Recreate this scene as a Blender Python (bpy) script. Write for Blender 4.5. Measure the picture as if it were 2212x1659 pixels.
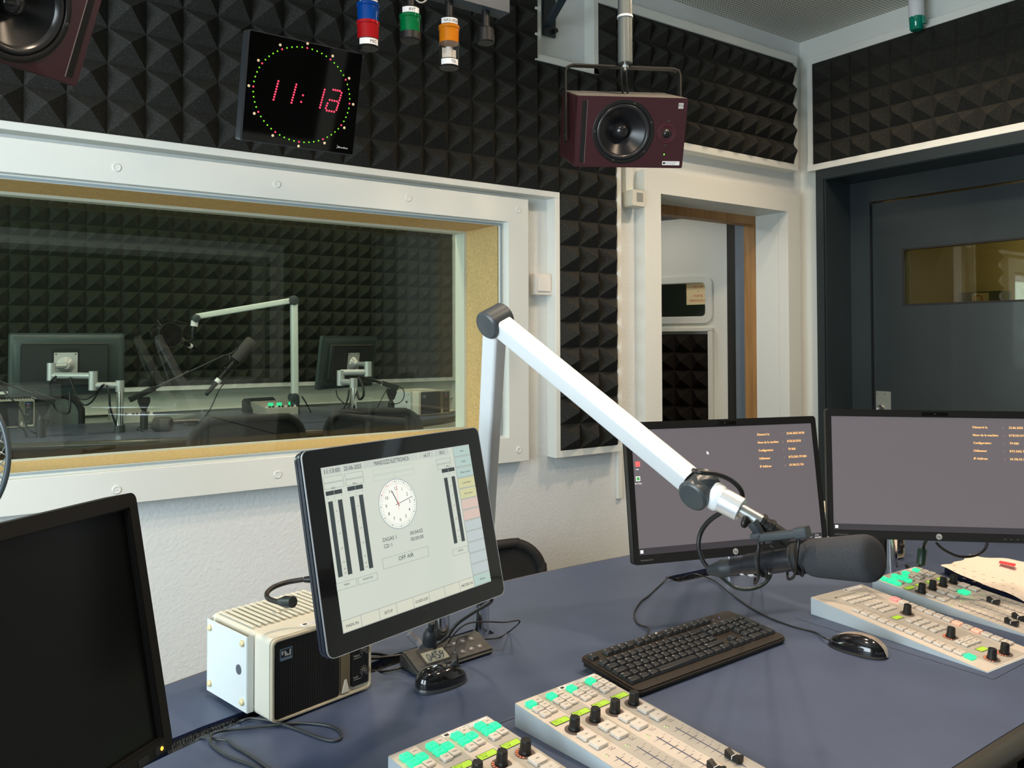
import bpy, bmesh, math, random
from math import pi, sin, cos, radians as rad
from mathutils import Vector as V, Matrix as M, geometry
random.seed(7)
C = bpy.context.scene.collection
for o in list(bpy.data.objects): bpy.data.objects.remove(o)

# ---------------------------------------------------------------- camera
F, YAW, PIT, ROL, PY, PX = 1773.0, rad(35.2827), rad(1.2204), rad(-.1526), 697.63, 1113.75
CAM = V((0, 0, 1.39))
f0 = V((sin(YAW), cos(YAW), 0)); r0 = V((cos(YAW), -sin(YAW), 0)); u0 = V((0, 0, 1))
FW = f0*cos(PIT)+u0*sin(PIT); U1 = -f0*sin(PIT)+u0*cos(PIT)
RT = r0*cos(ROL)+U1*sin(ROL); UP = U1*cos(ROL)-r0*sin(ROL)
cd = bpy.data.cameras.new('camera'); cam = bpy.data.objects.new('camera', cd); C.objects.link(cam)
cam.matrix_world = M.Translation(CAM) @ M((RT, UP, -FW)).transposed().to_4x4()
cd.sensor_width = 36; cd.lens = F/2212*36; cd.shift_x = (1106-PX)/2212; cd.shift_y = -(829.5-PY)/2212
cd.clip_start = .02; cd.clip_end = 60
bpy.context.scene.camera = cam
# ---------------------------------------------------------------- world, exposure, lamps
sc = bpy.context.scene
sc.view_settings.view_transform = 'Standard'; sc.view_settings.look = 'None'
sc.view_settings.exposure = 0.0; sc.view_settings.gamma = 1; sc.view_settings.use_curve_mapping = False
w = bpy.data.worlds.new('world'); sc.world = w; w.use_nodes = True
w.node_tree.nodes['Background'].inputs[0].default_value = (.55, .62, .66, 1); w.node_tree.nodes['Background'].inputs[1].default_value = .25

def lamp(name, kind, loc, target, power, col, size=.1, size_y=None, spread=None):
    l = bpy.data.lights.new(name, kind); l.energy = power; l.color = col
    if kind == 'AREA':
        l.shape = 'RECTANGLE' if size_y else 'DISK'; l.size = size
        if size_y: l.size_y = size_y
        if spread: l.spread = spread
    else: l.shadow_soft_size = size
    o = bpy.data.objects.new(name, l); C.objects.link(o); o.location = loc
    o.rotation_euler = (V(target)-V(loc)).to_track_quat('-Z', 'Y').to_euler()
    o['category'] = 'lamp'; return o
WARM = (1, .76, .54); COOL = (.80, .92, 1)
# daylight through the window in the left wall and the window behind the operator
lamp('window_daylight', 'AREA', (-1.62, .55, 1.50), (1.5, 1.4, 1.45), 105, COOL, 1.9, 1.25)
# round ceiling downlights of the control room
DOWN = [(.45, .95, 12), (1.75, .45, 13), (2.60, 1.40, 13), (1.50, 1.32, 11), (2.86, 1.90, 3)]  # the last entry is added to brighten the corner by the doorway
for x, y, p in DOWN: lamp('ceiling_downlight_and_fill', 'AREA', (x, y, 2.80), (x, y, 0), p, WARM, .14, None, rad(138))
# the studio beyond the glass
for x, y, p in [(.6, 4.1, 9), (1.9, 4.4, 10), (2.9, 4.3, 6), (.3, 3.05, 10), (1.3, 3.05, 10)]: lamp('studio_downlight_and_fill', 'AREA', (x, y, 2.80), (x, y, 0), p, (1, .90, .68), .3)  # the last two are added fill for the window lining
lamp('studio_left_fill', 'AREA', (-1.5, 3.8, 1.7), (2, 4.6, 1.4), 46, (.80, 1, .92), 1.2, 1.2)  # added fill from the left; no studio window stands there
lamp('vestibule_light', 'AREA', (2.75, 2.95, 2.05), (3.1, 3.2, 0), 2.2, (1, .95, .85), .3)
lamp('corridor_light', 'AREA', (4.6, 1.0, 2.55), (4.6, 1.2, 0), 42, (1, .90, .62), .5)

# ---------------------------------------------------------------- pixel -> place helpers
def ray(px, py): return RT*((px-PX)/F)-UP*((py-PY)/F)+FW
def at(px, py, ax, val):
    d = ray(px, py); return CAM+d*((val-CAM[ax])/d[ax])
def deep(px, py, t): return CAM+ray(px, py)*t
def onplane(px, py, O, N):
    d = ray(px, py); return CAM+d*((V(O)-CAM).dot(N)/d.dot(N))
def uv(Fm, px, py):
    q = onplane(px, py, Fm.translation, Fm.col[2].to_3d())-Fm.translation
    return q.dot(Fm.col[0].to_3d()), q.dot(Fm.col[1].to_3d())
def frame(O, u, v, n):
    m = M((V(u), V(v), V(n))).transposed().to_4x4(); m.translation = V(O); return m
def yframe(O, yaw, tilt=0, roll=0):
    u = V((cos(yaw), sin(yaw), 0)); n0 = V((sin(yaw), -cos(yaw), 0))
    n = n0*cos(tilt)+V((0, 0, 1))*sin(tilt); v = n.cross(u)
    return frame(O, u*cos(roll)+v*sin(roll), v*cos(roll)-u*sin(roll), n)
def zframe(O, yaw): return M.Translation(V(O)) @ M.Rotation(yaw, 4, 'Z')
def axisM(p0, p1, up=V((0, 0, 1))):
    z = (V(p1)-V(p0)).normalized(); x = up.cross(z)
    if x.length < 1e-4: x = V((1, 0, 0))
    x.normalize(); y = z.cross(x); return frame(p0, x, y, z)

# ---------------------------------------------------------------- materials
MATS = {}
def srgb(*c): return tuple(((x/255)/12.92 if x/255 <= .04045 else ((x/255+.055)/1.055)**2.4) for x in c)
def mat(name, col, rough=.5, metal=0, emit=None, es=1, noise=None, bump=None, spec=.5, coat=0, alpha=1, trans=0, ior=1.45):
    if name in MATS: return MATS[name]
    m = bpy.data.materials.new(name); m.use_nodes = True; nt = m.node_tree; b = nt.nodes['Principled BSDF']
    b.inputs['Base Color'].default_value = (*col, 1); b.inputs['Roughness'].default_value = rough
    b.inputs['Metallic'].default_value = metal; b.inputs['Specular IOR Level'].default_value = spec
    b.inputs['Coat Weight'].default_value = coat; b.inputs['Alpha'].default_value = alpha
    b.inputs['Transmission Weight'].default_value = trans; b.inputs['IOR'].default_value = ior
    if emit: b.inputs['Emission Color'].default_value = (*emit, 1); b.inputs['Emission Strength'].default_value = es
    tc = nt.nodes.new('ShaderNodeTexCoord')
    if noise:
        sc_, amt = noise; n = nt.nodes.new('ShaderNodeTexNoise'); n.inputs['Scale'].default_value = sc_; n.inputs['Detail'].default_value = 5
        nt.links.new(tc.outputs['Object'], n.inputs['Vector'])
        r = nt.nodes.new('ShaderNodeMapRange'); r.inputs['From Min'].default_value = .3; r.inputs['From Max'].default_value = .7
        r.inputs['To Min'].default_value = 1-amt; r.inputs['To Max'].default_value = 1+amt
        mx = nt.nodes.new('ShaderNodeVectorMath'); mx.operation = 'SCALE'; mx.inputs[0].default_value = col
        nt.links.new(n.outputs['Fac'], r.inputs['Value']); nt.links.new(r.outputs[0], mx.inputs['Scale']); nt.links.new(mx.outputs[0], b.inputs['Base Color'])
    if bump:
        sc_, st = bump; n = nt.nodes.new('ShaderNodeTexNoise'); n.inputs['Scale'].default_value = sc_; n.inputs['Detail'].default_value = 6
        nt.links.new(tc.outputs['Object'], n.inputs['Vector'])
        bp = nt.nodes.new('ShaderNodeBump'); bp.inputs['Strength'].default_value = st; bp.inputs['Distance'].default_value = .002
        nt.links.new(n.outputs['Fac'], bp.inputs['Height']); nt.links.new(bp.outputs[0], b.inputs['Normal'])
    MATS[name] = m; return m
def foam_mat(name, col):
    m = mat(name, col, .95, spec=.15); nt = m.node_tree; b = nt.nodes['Principled BSDF']; tc = nt.nodes['Texture Coordinate']
    n = nt.nodes.new('ShaderNodeTexNoise'); n.inputs['Scale'].default_value = 420; n.inputs['Detail'].default_value = 3
    r = nt.nodes.new('ShaderNodeValToRGB'); e = r.color_ramp.elements
    e[0].position = .45; e[0].color = (*[c*.85 for c in col], 1); e[1].position = .66; e[1].color = (*[c*1.35 for c in col], 1)
    k = e.new(.735); k.color = (*[min(c*7, .35) for c in col], 1)
    nt.links.new(tc.outputs['Object'], n.inputs['Vector']); nt.links.new(n.outputs['Fac'], r.inputs[0]); nt.links.new(r.outputs[0], b.inputs['Base Color'])
    bp = nt.nodes.new('ShaderNodeBump'); bp.inputs['Strength'].default_value = .35; bp.inputs['Distance'].default_value = .001
    nt.links.new(n.outputs['Fac'], bp.inputs['Height']); nt.links.new(bp.outputs[0], b.inputs['Normal']); return m
def grid_mat(name, col, hole, pitch, axes=(0, 1), rad_=.3, rough=.6, stagger=False, metal=0):
    """perforated sheet: a lattice of dark round holes in object space"""
    m = mat(name, col, rough, metal); nt = m.node_tree; b = nt.nodes['Principled BSDF']; tc = nt.nodes['Texture Coordinate']
    sp = nt.nodes.new('ShaderNodeSeparateXYZ'); nt.links.new(tc.outputs['Object'], sp.inputs[0])
    def math_(op, a, b_=None, c=None):
        n = nt.nodes.new('ShaderNodeMath'); n.operation = op
        for i, x in enumerate((a, b_, c)):
            if x is None: continue
            if isinstance(x, (int, float)): n.inputs[i].default_value = x
            else: nt.links.new(x, n.inputs[i])
        return n.outputs[0]
    a = math_('DIVIDE', sp.outputs[axes[0]], pitch); c = math_('DIVIDE', sp.outputs[axes[1]], pitch)
    if stagger: a = math_('ADD', a, math_('MULTIPLY', math_('FLOOR', c), .5))
    fa = math_('SUBTRACT', math_('FRACT', a), .5); fc = math_('SUBTRACT', math_('FRACT', c), .5)
    d = math_('SQRT', math_('ADD', math_('MULTIPLY', fa, fa), math_('MULTIPLY', fc, fc)))
    g = math_('LESS_THAN', d, rad_); mx = nt.nodes.new('ShaderNodeMix'); mx.data_type = 'RGBA'
    nt.links.new(g, mx.inputs[0]); mx.inputs[6].default_value = (*col, 1); mx.inputs[7].default_value = (*hole, 1); nt.links.new(mx.outputs[2], b.inputs['Base Color']); return m
def glass_mat(name, tint, refl=1.0, rough=0.0):
    m = bpy.data.materials.new(name); m.use_nodes = True; nt = m.node_tree; nt.nodes.clear()
    out = nt.nodes.new('ShaderNodeOutputMaterial'); mx = nt.nodes.new('ShaderNodeMixShader'); fr = nt.nodes.new('ShaderNodeFresnel'); fr.inputs[0].default_value = 1.5
    t = nt.nodes.new('ShaderNodeBsdfTransparent'); t.inputs[0].default_value = (*tint, 1); g = nt.nodes.new('ShaderNodeBsdfGlossy'); g.inputs['Roughness'].default_value = rough
    ml = nt.nodes.new('ShaderNodeMath'); ml.operation = 'MULTIPLY'; ml.inputs[1].default_value = refl
    ge = nt.nodes.new('ShaderNodeNewGeometry'); mr = nt.nodes.new('ShaderNodeMapRange'); mr.inputs['To Min'].default_value = 1.5; mr.inputs['To Max'].default_value = 1/1.5
    nt.links.new(ge.outputs['Backfacing'], mr.inputs['Value']); nt.links.new(mr.outputs[0], fr.inputs[0])
    nt.links.new(fr.outputs[0], ml.inputs[0]); nt.links.new(ml.outputs[0], mx.inputs[0]); nt.links.new(t.outputs[0], mx.inputs[1]); nt.links.new(g.outputs[0], mx.inputs[2]); nt.links.new(mx.outputs[0], out.inputs[0])
    MATS[name] = m; return m
def wood_mat(name, c1, c2, scale=14, rough=.5, axis=2):
    m = mat(name, c1, rough); nt = m.node_tree; b = nt.nodes['Principled BSDF']; tc = nt.nodes['Texture Coordinate']
    mp = nt.nodes.new('ShaderNodeMapping'); s = [1, 1, 1]; s[axis] = .06; mp.inputs['Scale'].default_value = s
    n = nt.nodes.new('ShaderNodeTexNoise'); n.inputs['Scale'].default_value = scale*4; n.inputs['Detail'].default_value = 6
    r = nt.nodes.new('ShaderNodeValToRGB'); r.color_ramp.elements[0].position = .35; r.color_ramp.elements[0].color = (*c1, 1); r.color_ramp.elements[1].position = .7; r.color_ramp.elements[1].color = (*c2, 1)
    nt.links.new(tc.outputs['Object'], mp.inputs[0]); nt.links.new(mp.outputs[0], n.inputs['Vector']); nt.links.new(n.outputs['Fac'], r.inputs[0]); nt.links.new(r.outputs[0], b.inputs['Base Color']); return m

WHITE = mat('white_paint', (.74, .765, .715), .45, bump=(60, .05))
PLASTER = mat('white_plaster', (.72, .75, .74), .8, bump=(95, .9))
FOAM = foam_mat('charcoal_foam', (.027, .027, .0235))
FOAM2 = foam_mat('studio_foam', (.026, .030, .022))
CEIL = grid_mat('perforated_ceiling', (.70, .70, .64), (.15, .15, .13), .0155, (0, 1), .27)
CARPET = mat('brown_carpet', (.06, .045, .03), .95, noise=(160, .8), bump=(300, .8))
MDF = mat('brown_mdf', (.68, .47, .21), .8, noise=(120, .18), bump=(400, .2))
BEIGE = mat('tan_board', (.50, .31, .11), .75, noise=(150, .12))
SEAL = mat('grey_glazing_seal', (.30, .36, .38), .5)
STOP = mat('glazing_bead_white', (.70, .74, .70), .4)
GLASS = glass_mat('studio_glass', (.93, .945, .925), .8)
GLASSD = glass_mat('door_glass', (.66, .68, .56), 1.3)
DARKDOOR = mat('anthracite_paint', (.026, .036, .040), .33, coat=.1, noise=(4, .08))
DARKFRAME = mat('anthracite_frame', (.022, .032, .036), .38)
BLACK = mat('black_plastic', (.009, .009, .009), .42)
BLACKM = mat('black_matte', (.012, .012, .012), .7)
GLOSSB = mat('piano_black', (.004, .004, .004), .12, coat=.4)
GREYPL = mat('dark_grey_plastic', (.045, .052, .055), .45)
CHROME = mat('chrome', (.75, .76, .78), .12, 1)
STEEL = mat('brushed_steel', (.52, .54, .52), .35, 1)
ALU = mat('anodised_aluminium', (.62, .65, .66), .42, .1)
SILVER = mat('silver_plastic', (.55, .56, .55), .35, .3)
DESK = mat('slate_blue_laminate', (.058, .080, .140), .46, noise=(9, .07), bump=(700, .05), spec=.4)
EDGE = mat('laminate_edge', (.10, .075, .06), .5)
BUMPER = mat('olive_black_bumper', (.035, .033, .025), .38)
BLUEEDGE = mat('navy_cut_edge', (.010, .018, .06), .5)
CREAM = mat('cream_abs', (.62, .60, .50), .45)
CREAM2 = mat('white_bracket', (.60, .65, .64), .4)
GRILLE = grid_mat('speaker_grille', (.035, .033, .030), (.002, .002, .002), .0036, (0, 1), .36, .45, True, .3)
MAROON = mat('maroon_lacquer', (.040, .0075, .012), .30, coat=.25, noise=(600, .12))
MAROONT = mat('grey_cabinet_top', (.085, .082, .074), .5)
CONE = mat('woofer_cone', (.007, .007, .008), .30)
RUBBER = mat('rubber_surround', (.010, .010, .010), .3)
GREYPOST = mat('grey_blue_post', (.045, .062, .078), .45)
GREYPIPE = mat('grey_pipe', (.13, .145, .14), .22, .2)
MIXTOP = mat('mixer_panel', (.55, .50, .44), .42)
MIXTOP2 = mat('mixer_panel_grey', (.40, .38, .34), .42)
MIXSIDE = mat('mixer_side', (.45, .52, .56), .45)
BTN = mat('button_clear_white', (.62, .58, .52), .22, coat=.5)
BTNG = mat('button_lit_green', (.03, .35, .18), .3, emit=(.02, .85, .36), es=1.0)
BTNR = mat('button_lit_red', (.8, .3, .28), .3, emit=(1, .12, .13), es=.75)
BTNO = mat('button_lit_orange', (.8, .5, .4), .3, emit=(1, .35, .2), es=.25)
LCDG = mat('lcd_green', (.30, .45, .05), .3, emit=(.30, .52, .03), es=.62)
LCDINK = mat('lcd_ink', (.05, .09, .01), .6)
INK = mat('ink_dark', (.03, .03, .035), .7)
INKB = mat('fader_slot_blue', (.03, .05, .12), .6)
WINK = mat('white_legend', (.75, .75, .75), .6)
LABELW = mat('white_label', (.80, .80, .80), .5)
ORANGE_LED = mat('orange_led', (.8, .3, .05), .4, emit=(1, .30, .02), es=3)
GREEN_LED = mat('green_led', (.2, .7, .1), .4, emit=(.30, 1, .1), es=1.1)
RED_LED = mat('red_led', (.8, .05, .08), .4, emit=(1, .02, .07), es=2.2)
CLKG = mat('clock_green', (.1, .5, .02), .5, emit=(.13, .50, .0), es=1)
CLKR = mat('clock_red', (.8, .05, .1), .5, emit=(1, .03, .09), es=1.25)
CLKW = mat('clock_cream_dot', (.80, .66, .42), .6)
BLUE_LED = mat('blue_led', (.2, .2, .9), .4, emit=(.25, .25, 1), es=3)
FOAMMIC = mat('grey_windscreen_foam', (.034, .036, .040), .95, noise=(900, .35), bump=(900, .6))
WOOD = wood_mat('oak_casing', (.42, .235, .09), (.30, .15, .05))
PAPER = mat('paper', (.80, .70, .60), .8)
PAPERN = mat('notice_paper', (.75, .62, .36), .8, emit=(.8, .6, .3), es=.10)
REDINK = mat('red_ink', (.65, .06, .03), .7)
MESHC = grid_mat('chair_mesh', (.020, .018, .016), (.004, .004, .004), .0055, (0, 2), .33, .8)
CABLE = mat('black_cable', (.013, .013, .013), .38)
CORR = mat('corridor_ochre', (.50, .40, .20), .8)

# ---------------------------------------------------------------- mesh builder
_tc = {}
def glyphs(s):
    if s in _tc: return _tc[s]
    c = bpy.data.curves.new('t', 'FONT'); c.body = s; c.size = 1; c.align_x = 'LEFT'; c.resolution_u = 2
    o = bpy.data.objects.new('t', c); C.objects.link(o); dg = bpy.context.evaluated_depsgraph_get(); dg.update()
    me = bpy.data.meshes.new_from_object(o.evaluated_get(dg)); vs = [tuple(v.co) for v in me.vertices]; fs = [tuple(p.vertices) for p in me.polygons]
    bpy.data.objects.remove(o); bpy.data.curves.remove(c); bpy.data.meshes.remove(me)
    if vs:
        x0 = min(v[0] for v in vs); x1 = max(v[0] for v in vs); y0 = min(v[1] for v in vs); y1 = max(v[1] for v in vs)
    else: x0 = y0 = 0; x1 = y1 = 1
    _tc[s] = (vs, fs, x0, x1, y0, y1); return _tc[s]
class MB:
    def __init__(s): s.v = []; s.f = []; s.mi = []; s.cur = 0
    def add(s, vs, fs, T=None):
        k = len(s.v)
        for p in vs:
            p = V(p); s.v.append(T @ p if T else p)
        for q in fs: s.f.append(tuple(i+k for i in q)); s.mi.append(s.cur)
        return s
    def box(s, x0, x1, y0, y1, z0, z1, T=None):
        vs = [(x, y, z) for x in (x0, x1) for y in (y0, y1) for z in (z0, z1)]
        return s.add(vs, [(0, 1, 3, 2), (4, 6, 7, 5), (0, 4, 5, 1), (2, 3, 7, 6), (0, 2, 6, 4), (1, 5, 7, 3)], T)
    def frust(s, c, w, d, h, w2, d2, T=None):   # box tapering upwards along z
        x, y, z = c
        vs = [(x-w/2, y-d/2, z), (x+w/2, y-d/2, z), (x+w/2, y+d/2, z), (x-w/2, y+d/2, z), (x-w2/2, y-d2/2, z+h), (x+w2/2, y-d2/2, z+h), (x+w2/2, y+d2/2, z+h), (x-w2/2, y+d2/2, z+h)]
        return s.add(vs, [(3, 2, 1, 0), (4, 5, 6, 7), (0, 1, 5, 4), (1, 2, 6, 5), (2, 3, 7, 6), (3, 0, 4, 7)], T)
    def lathe(s, prof, T=None, n=28, caps=True):
        vs = []; fs = []; k = len(prof)
        for r, z in prof:
            for i in range(n): vs.append((r*cos(2*pi*i/n), r*sin(2*pi*i/n), z))
        for j in range(k-1):
            for i in range(n): a = j*n+i; b = j*n+(i+1) % n; fs.append((a, b, b+n, a+n))
        if caps and prof[0][0] > 1e-6: fs.append(tuple(range(n-1, -1, -1)))
        if caps and prof[-1][0] > 1e-6: fs.append(tuple((k-1)*n+i for i in range(n)))
        return s.add(vs, fs, T)
    def cyl(s, p0, p1, r, r1=None, n=20, T=None):
        r1 = r if r1 is None else r1; L = (V(p1)-V(p0)).length; A = axisM(p0, p1)
        return s.lathe([(r, 0), (r1, L)], (T @ A) if T else A, n)
    def tube(s, pts, r, n=8, sub=5, T=None, closed=False):
        P = [V(p) for p in pts]; Q = []
        if len(P) > 2:
            m = len(P)
            for i in range(m if closed else m-1):
                if closed: a, b, c, d = P[(i-1) % m], P[i], P[(i+1) % m], P[(i+2) % m]
                else: a, b, c, d = P[max(i-1, 0)], P[i], P[i+1], P[min(i+2, m-1)]
                for j in range(sub):
                    t = j/sub; Q.append(.5*((2*b)+(c-a)*t+(2*a-5*b+4*c-d)*t*t+(3*b-a-3*c+d)*t**3))
            if not closed: Q.append(P[-1])
        else: Q = P
        vs = []; fs = []; prev = None; k = len(Q)
        for i, q in enumerate(Q):
            if closed: d = Q[(i+1) % k]-Q[i-1]
            else: d = Q[min(i+1, k-1)]-Q[max(i-1, 0)]
            if d.length < 1e-9: d = V((0, 0, 1))
            d.normalize()
            if prev is None: x = d.orthogonal().normalized()
            else:
                x = prev-d*prev.dot(d)
                x = x.normalized() if x.length > 1e-6 else d.orthogonal().normalized()
            prev = x; y = d.cross(x)
            for j in range(n): vs.append(q+(x*cos(2*pi*j/n)+y*sin(2*pi*j/n))*r)
        for i in range(k if closed else k-1):
            for j in range(n): a = i*n+j; b = i*n+(j+1) % n; c = ((i+1) % k)*n; fs.append((a, b, c+(j+1) % n, c+j))
        if not closed: fs.append(tuple(range(n-1, -1, -1))); fs.append(tuple((k-1)*n+j for j in range(n)))
        return s.add(vs, fs, T)
    def prism(s, poly, z0, z1, T=None):
        n = len(poly); vs = [(x, y, z0) for x, y in poly]+[(x, y, z1) for x, y in poly]
        return s.add(vs, [tuple(range(n-1, -1, -1)), tuple(range(n, 2*n))]+[(i, (i+1) % n, (i+1) % n+n, i+n) for i in range(n)], T)
    def rrect(s, x0, x1, y0, y1, z0, z1, r, T=None, k=5): return s.prism(rr(x0, x1, y0, y1, r, k), z0, z1, T)
    def rframe(s, o, i, z0, z1, T=None):   # plate between outer and inner loops of equal count
        n = len(o); vs = [(x, y, z) for z in (z0, z1) for L in (o, i) for x, y in L]; fs = []
        for a in range(n):
            b = (a+1) % n; fs += [(a, n+a, n+b, b), (2*n+a, 2*n+b, 3*n+b, 3*n+a), (a, b, 2*n+b, 2*n+a), (n+a, 3*n+a, 3*n+b, n+b)]
        return s.add(vs, fs, T)
    def text(s, t, x, y, h, T=None, w=None, align='l', z=0):
        vs, fs, x0, x1, y0, y1 = glyphs(t)
        k = h/.72 if w is None else w/(x1-x0); ky = h/.72
        dx = {'l': 0, 'c': -(x1-x0)*k/2, 'r': -(x1-x0)*k}[align]
        return s.add([((a-x0)*k+dx+x, b*ky+y, z) for a, b, c in vs], fs, T)
    def quad(s, a, b, c, d, T=None): return s.add([a, b, c, d], [(0, 1, 2, 3)], T)
    def build(s, name, m, parent=None, bevel=0, smooth=None, seg=2, T=None):
        me = bpy.data.meshes.new(name); me.from_pydata([tuple(p) for p in s.v], [], s.f)
        ms = m if isinstance(m, (list, tuple)) else [m]
        for x in ms: me.materials.append(x)
        if len(ms) > 1: me.polygons.foreach_set('material_index', s.mi)
        bm = bmesh.new(); bm.from_mesh(me); bmesh.ops.recalc_face_normals(bm, faces=bm.faces) if not getattr(s, 'norec', 0) else None
        if bevel:
            es = [e for e in bm.edges if len(e.link_faces) == 2 and e.calc_face_angle(0) > rad(32)]
            bmesh.ops.bevel(bm, geom=es, offset=bevel, segments=seg, affect='EDGES', clamp_overlap=True)
        bm.to_mesh(me); bm.free()
        if smooth is not None or bevel:
            me.polygons.foreach_set('use_smooth', [True]*len(me.polygons)); me.set_sharp_from_angle(angle=rad(smooth or 35))
        o = bpy.data.objects.new(name, me); C.objects.link(o)
        if parent: o.parent = parent
        if T: o.matrix_local = T
        return o
def rr(x0, x1, y0, y1, r, k=5):
    P = []
    for cx, cy, a in ((x1-r, y1-r, 0), (x0+r, y1-r, 90), (x0+r, y0+r, 180), (x1-r, y0+r, 270)):
        for i in range(k+1): t = rad(a+90*i/k); P.append((cx+r*cos(t), cy+r*sin(t)))
    return P
def tag(o, label, cat, group=None, kind=None):
    o['label'] = label; o['category'] = cat
    if group: o['group'] = group
    if kind: o['kind'] = kind
    return o
def thing(name, label, cat, T=None, group=None):
    o = bpy.data.objects.new(name, None); C.objects.link(o); o.empty_display_size = .05
    if T is not None: o.matrix_world = T
    return tag(o, label, cat, group)
def st(o, label=None): 
    o['kind'] = 'structure'
    if label: o['label'] = label
    return o
def copytree(o, T, label=None):
    r = o.copy(); C.objects.link(r); r.matrix_world = T
    if label: r['label'] = label
    for ch in o.children:
        c = ch.copy(); C.objects.link(c); c.parent = r
        for g in ch.children:
            d = g.copy(); C.objects.link(d); d.parent = c
    return r
#PART2
# ================================================================ ROOM SHELL
CZ = 2.8414; XL, XR, YB, YA = -1.62, 3.44, -1.6, 2.45
b = MB(); b.box(XL-.3, 6.2, YB-.3, 6.0, -.06, 0); st(b.build('floor', CARPET))
b = MB(); b.box(XL-.3, XR+.3, YB-.3, YA+.02, CZ, CZ+.1); st(b.build('ceiling', CEIL))
b = MB()
for a in ((XL-.2, 1.70, 0, .985), (XL-.2, 1.70, 1.88, CZ), (XL-.2, -1.28, .985, 1.88), (1.70, 2.39, 0, CZ), (2.39, 3.33, 2.03, CZ), (3.33, XR+.28, 0, CZ)):
    b.box(a[0], a[1], YA, 2.70, a[2], a[3])
b.box(XR, XR+.28, 2.70, 5.6, 0, CZ)
st(b.build('wall_back', PLASTER))
b = MB(); b.box(XR, XR+.26, 2.325, YA, 0, CZ); b.box(XR, XR+.26, YB-.2, 1.0, 0, CZ); b.box(XR, XR+.26, 1.0, 2.325, 2.16, CZ)
st(b.build('wall_right', WHITE))
# left wall with a window, wall behind the operator
b = MB(); b.box(XL-.12, XL, YB-.2, -.45, 0, CZ); b.box(XL-.12, XL, 1.55, YA, 0, CZ); b.box(XL-.12, XL, -.46, 1.56, 0, .85); b.box(XL-.12, XL, -.46, 1.56, 2.25, CZ)
st(b.build('wall_left', PLASTER))
w2 = MB(); w2.rframe([(-.45, .85), (1.55, .85), (1.55, 2.25), (-.45, 2.25)], [(-.38, .92), (1.48, .92), (1.48, 2.18), (-.38, 2.18)], 0, .06, M(((0, 0, 1, XL-.09), (1, 0, 0, 0), (0, 1, 0, 0), (0, 0, 0, 1))))
w2.box(XL-.08, XL-.04, .53, .57, .92, 2.18); st(w2.build('window_2', WHITE))
b = MB(); b.box(XL-.1, XR+.1, YB-.1, YB, 0, CZ); st(b.build('wall_front', PLASTER))
c3 = at(613, 530, 1, 2*2.437+1.48)
w3 = MB(); w3.rframe([(-1.5, 1.0), (c3.x, 1.0), (c3.x, c3.z), (-1.5, c3.z)], [(-1.40, 1.10), (c3.x-.10, 1.10), (c3.x-.10, c3.z-.10), (-1.40, c3.z-.10)], -1.53, -1.48, M(((1, 0, 0, 0), (0, 0, 1, 0), (0, 1, 0, 0), (0, 0, 0, 1)))); o3 = st(w3.build('window_3', WHITE))
w3 = MB(); w3.box(-1.40, c3.x-.10, -1.515, -1.505, 1.10, c3.z-.10); w3.build('dark_pane', GLOSSB, o3)

# --- white cove and frames around the foam (all in the plane 6 cm in front of the wall)
YF = 2.393
def trim(n, boxes, m=WHITE):
    b = MB()
    for x in boxes: b.box(*x)
    return st(b.build('trim_%d' % n, m, bevel=.0012, seg=1))
trim(1, [(-1.6, 1.897, YF, YA, 1.9195, 1.941), (1.8755, 1.897, YF, YA, .955, 1.9195), (1.897, 2.185, YF, YA, .955, .9805), (2.184, 2.206, YF, YA, .955, 2.19)])
trim(2, [(2.206, 3.34, YF, YA, 2.19, 2.221), (3.314, 3.34, YF, YA, 2.221, 2.702), (2.067, 3.34, YF, YA, 2.702, 2.74), (2.067, 2.0915, YF, YA, 2.418, 2.702)])
trim(3, [(1.786, 2.0915, YF, YA, 2.418, 2.443), (1.786, 1.812, YF, YA, 2.443, 2.84)])
trim(4, [(3.385, XR, 2.345, 2.372, 2.19, 2.73), (3.385, XR, .6, 2.345, 2.697, 2.73), (3.38, XR, .6, 2.372, 2.188, 2.2175)])
# cable duct beside the foam strip, with its seam
trim(5, [(2.222, 2.245, 2.437, YA, .76, 2.19), (2.262, 2.30, 2.425, YA, 1.985, 2.19)])

def foam(name, M4, x0, nx, px_, z0, nz, pz, m, label, group=None, H=.058, cells=None, b=None, back=.04):
    b = b or MB(); E = {}
    rng = cells or [(i, j) for i in range(nx) for j in range(nz)]
    def vert(i, j):
        k = (i, j)
        if k not in E: E[k] = len(b.v); b.v.append(M4 @ V((x0+i*px_, z0+j*pz, 0)))
        return E[k]
    for i, j in rng:
        a, c, d, e = vert(i, j), vert(i+1, j), vert(i+1, j+1), vert(i, j+1)
        # foam faces sag a little between apex and valley, so each facet gets a mid row
        cx, cz = x0+(i+.5)*px_, z0+(j+.5)*pz; cn = [(-.5, -.5), (.5, -.5), (.5, .5), (-.5, .5)]
        mid = []; 
        for q, (s, t) in enumerate(cn): mid.append(len(b.v)); b.v.append(M4 @ V((cx+s*px_*.5, cz+t*pz*.5, H*.47)))
        ap = len(b.v); b.v.append(M4 @ V((cx, cz, H)))
        o = [a, c, d, e]
        for q in range(4):
            r = (q+1) % 4; b.f += [(o[q], o[r], mid[r], mid[q]), (mid[q], mid[r], ap)]; b.mi += [0, 0]
    I = [i for i, j in rng]; J = [j for i, j in rng]
    if cells is None: b.box(x0, x0+nx*px_, z0, z0+nz*pz, -back, -.0005, M4)
    b.norec = 1
    if label is None: return b
    o = b.build(name, m)
    return tag(o, label, 'acoustic foam', group)
FA = frame((0, YF+.006, 0), (1, 0, 0), (0, 0, 1), (0, -1, 0)); p = .0955
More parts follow.
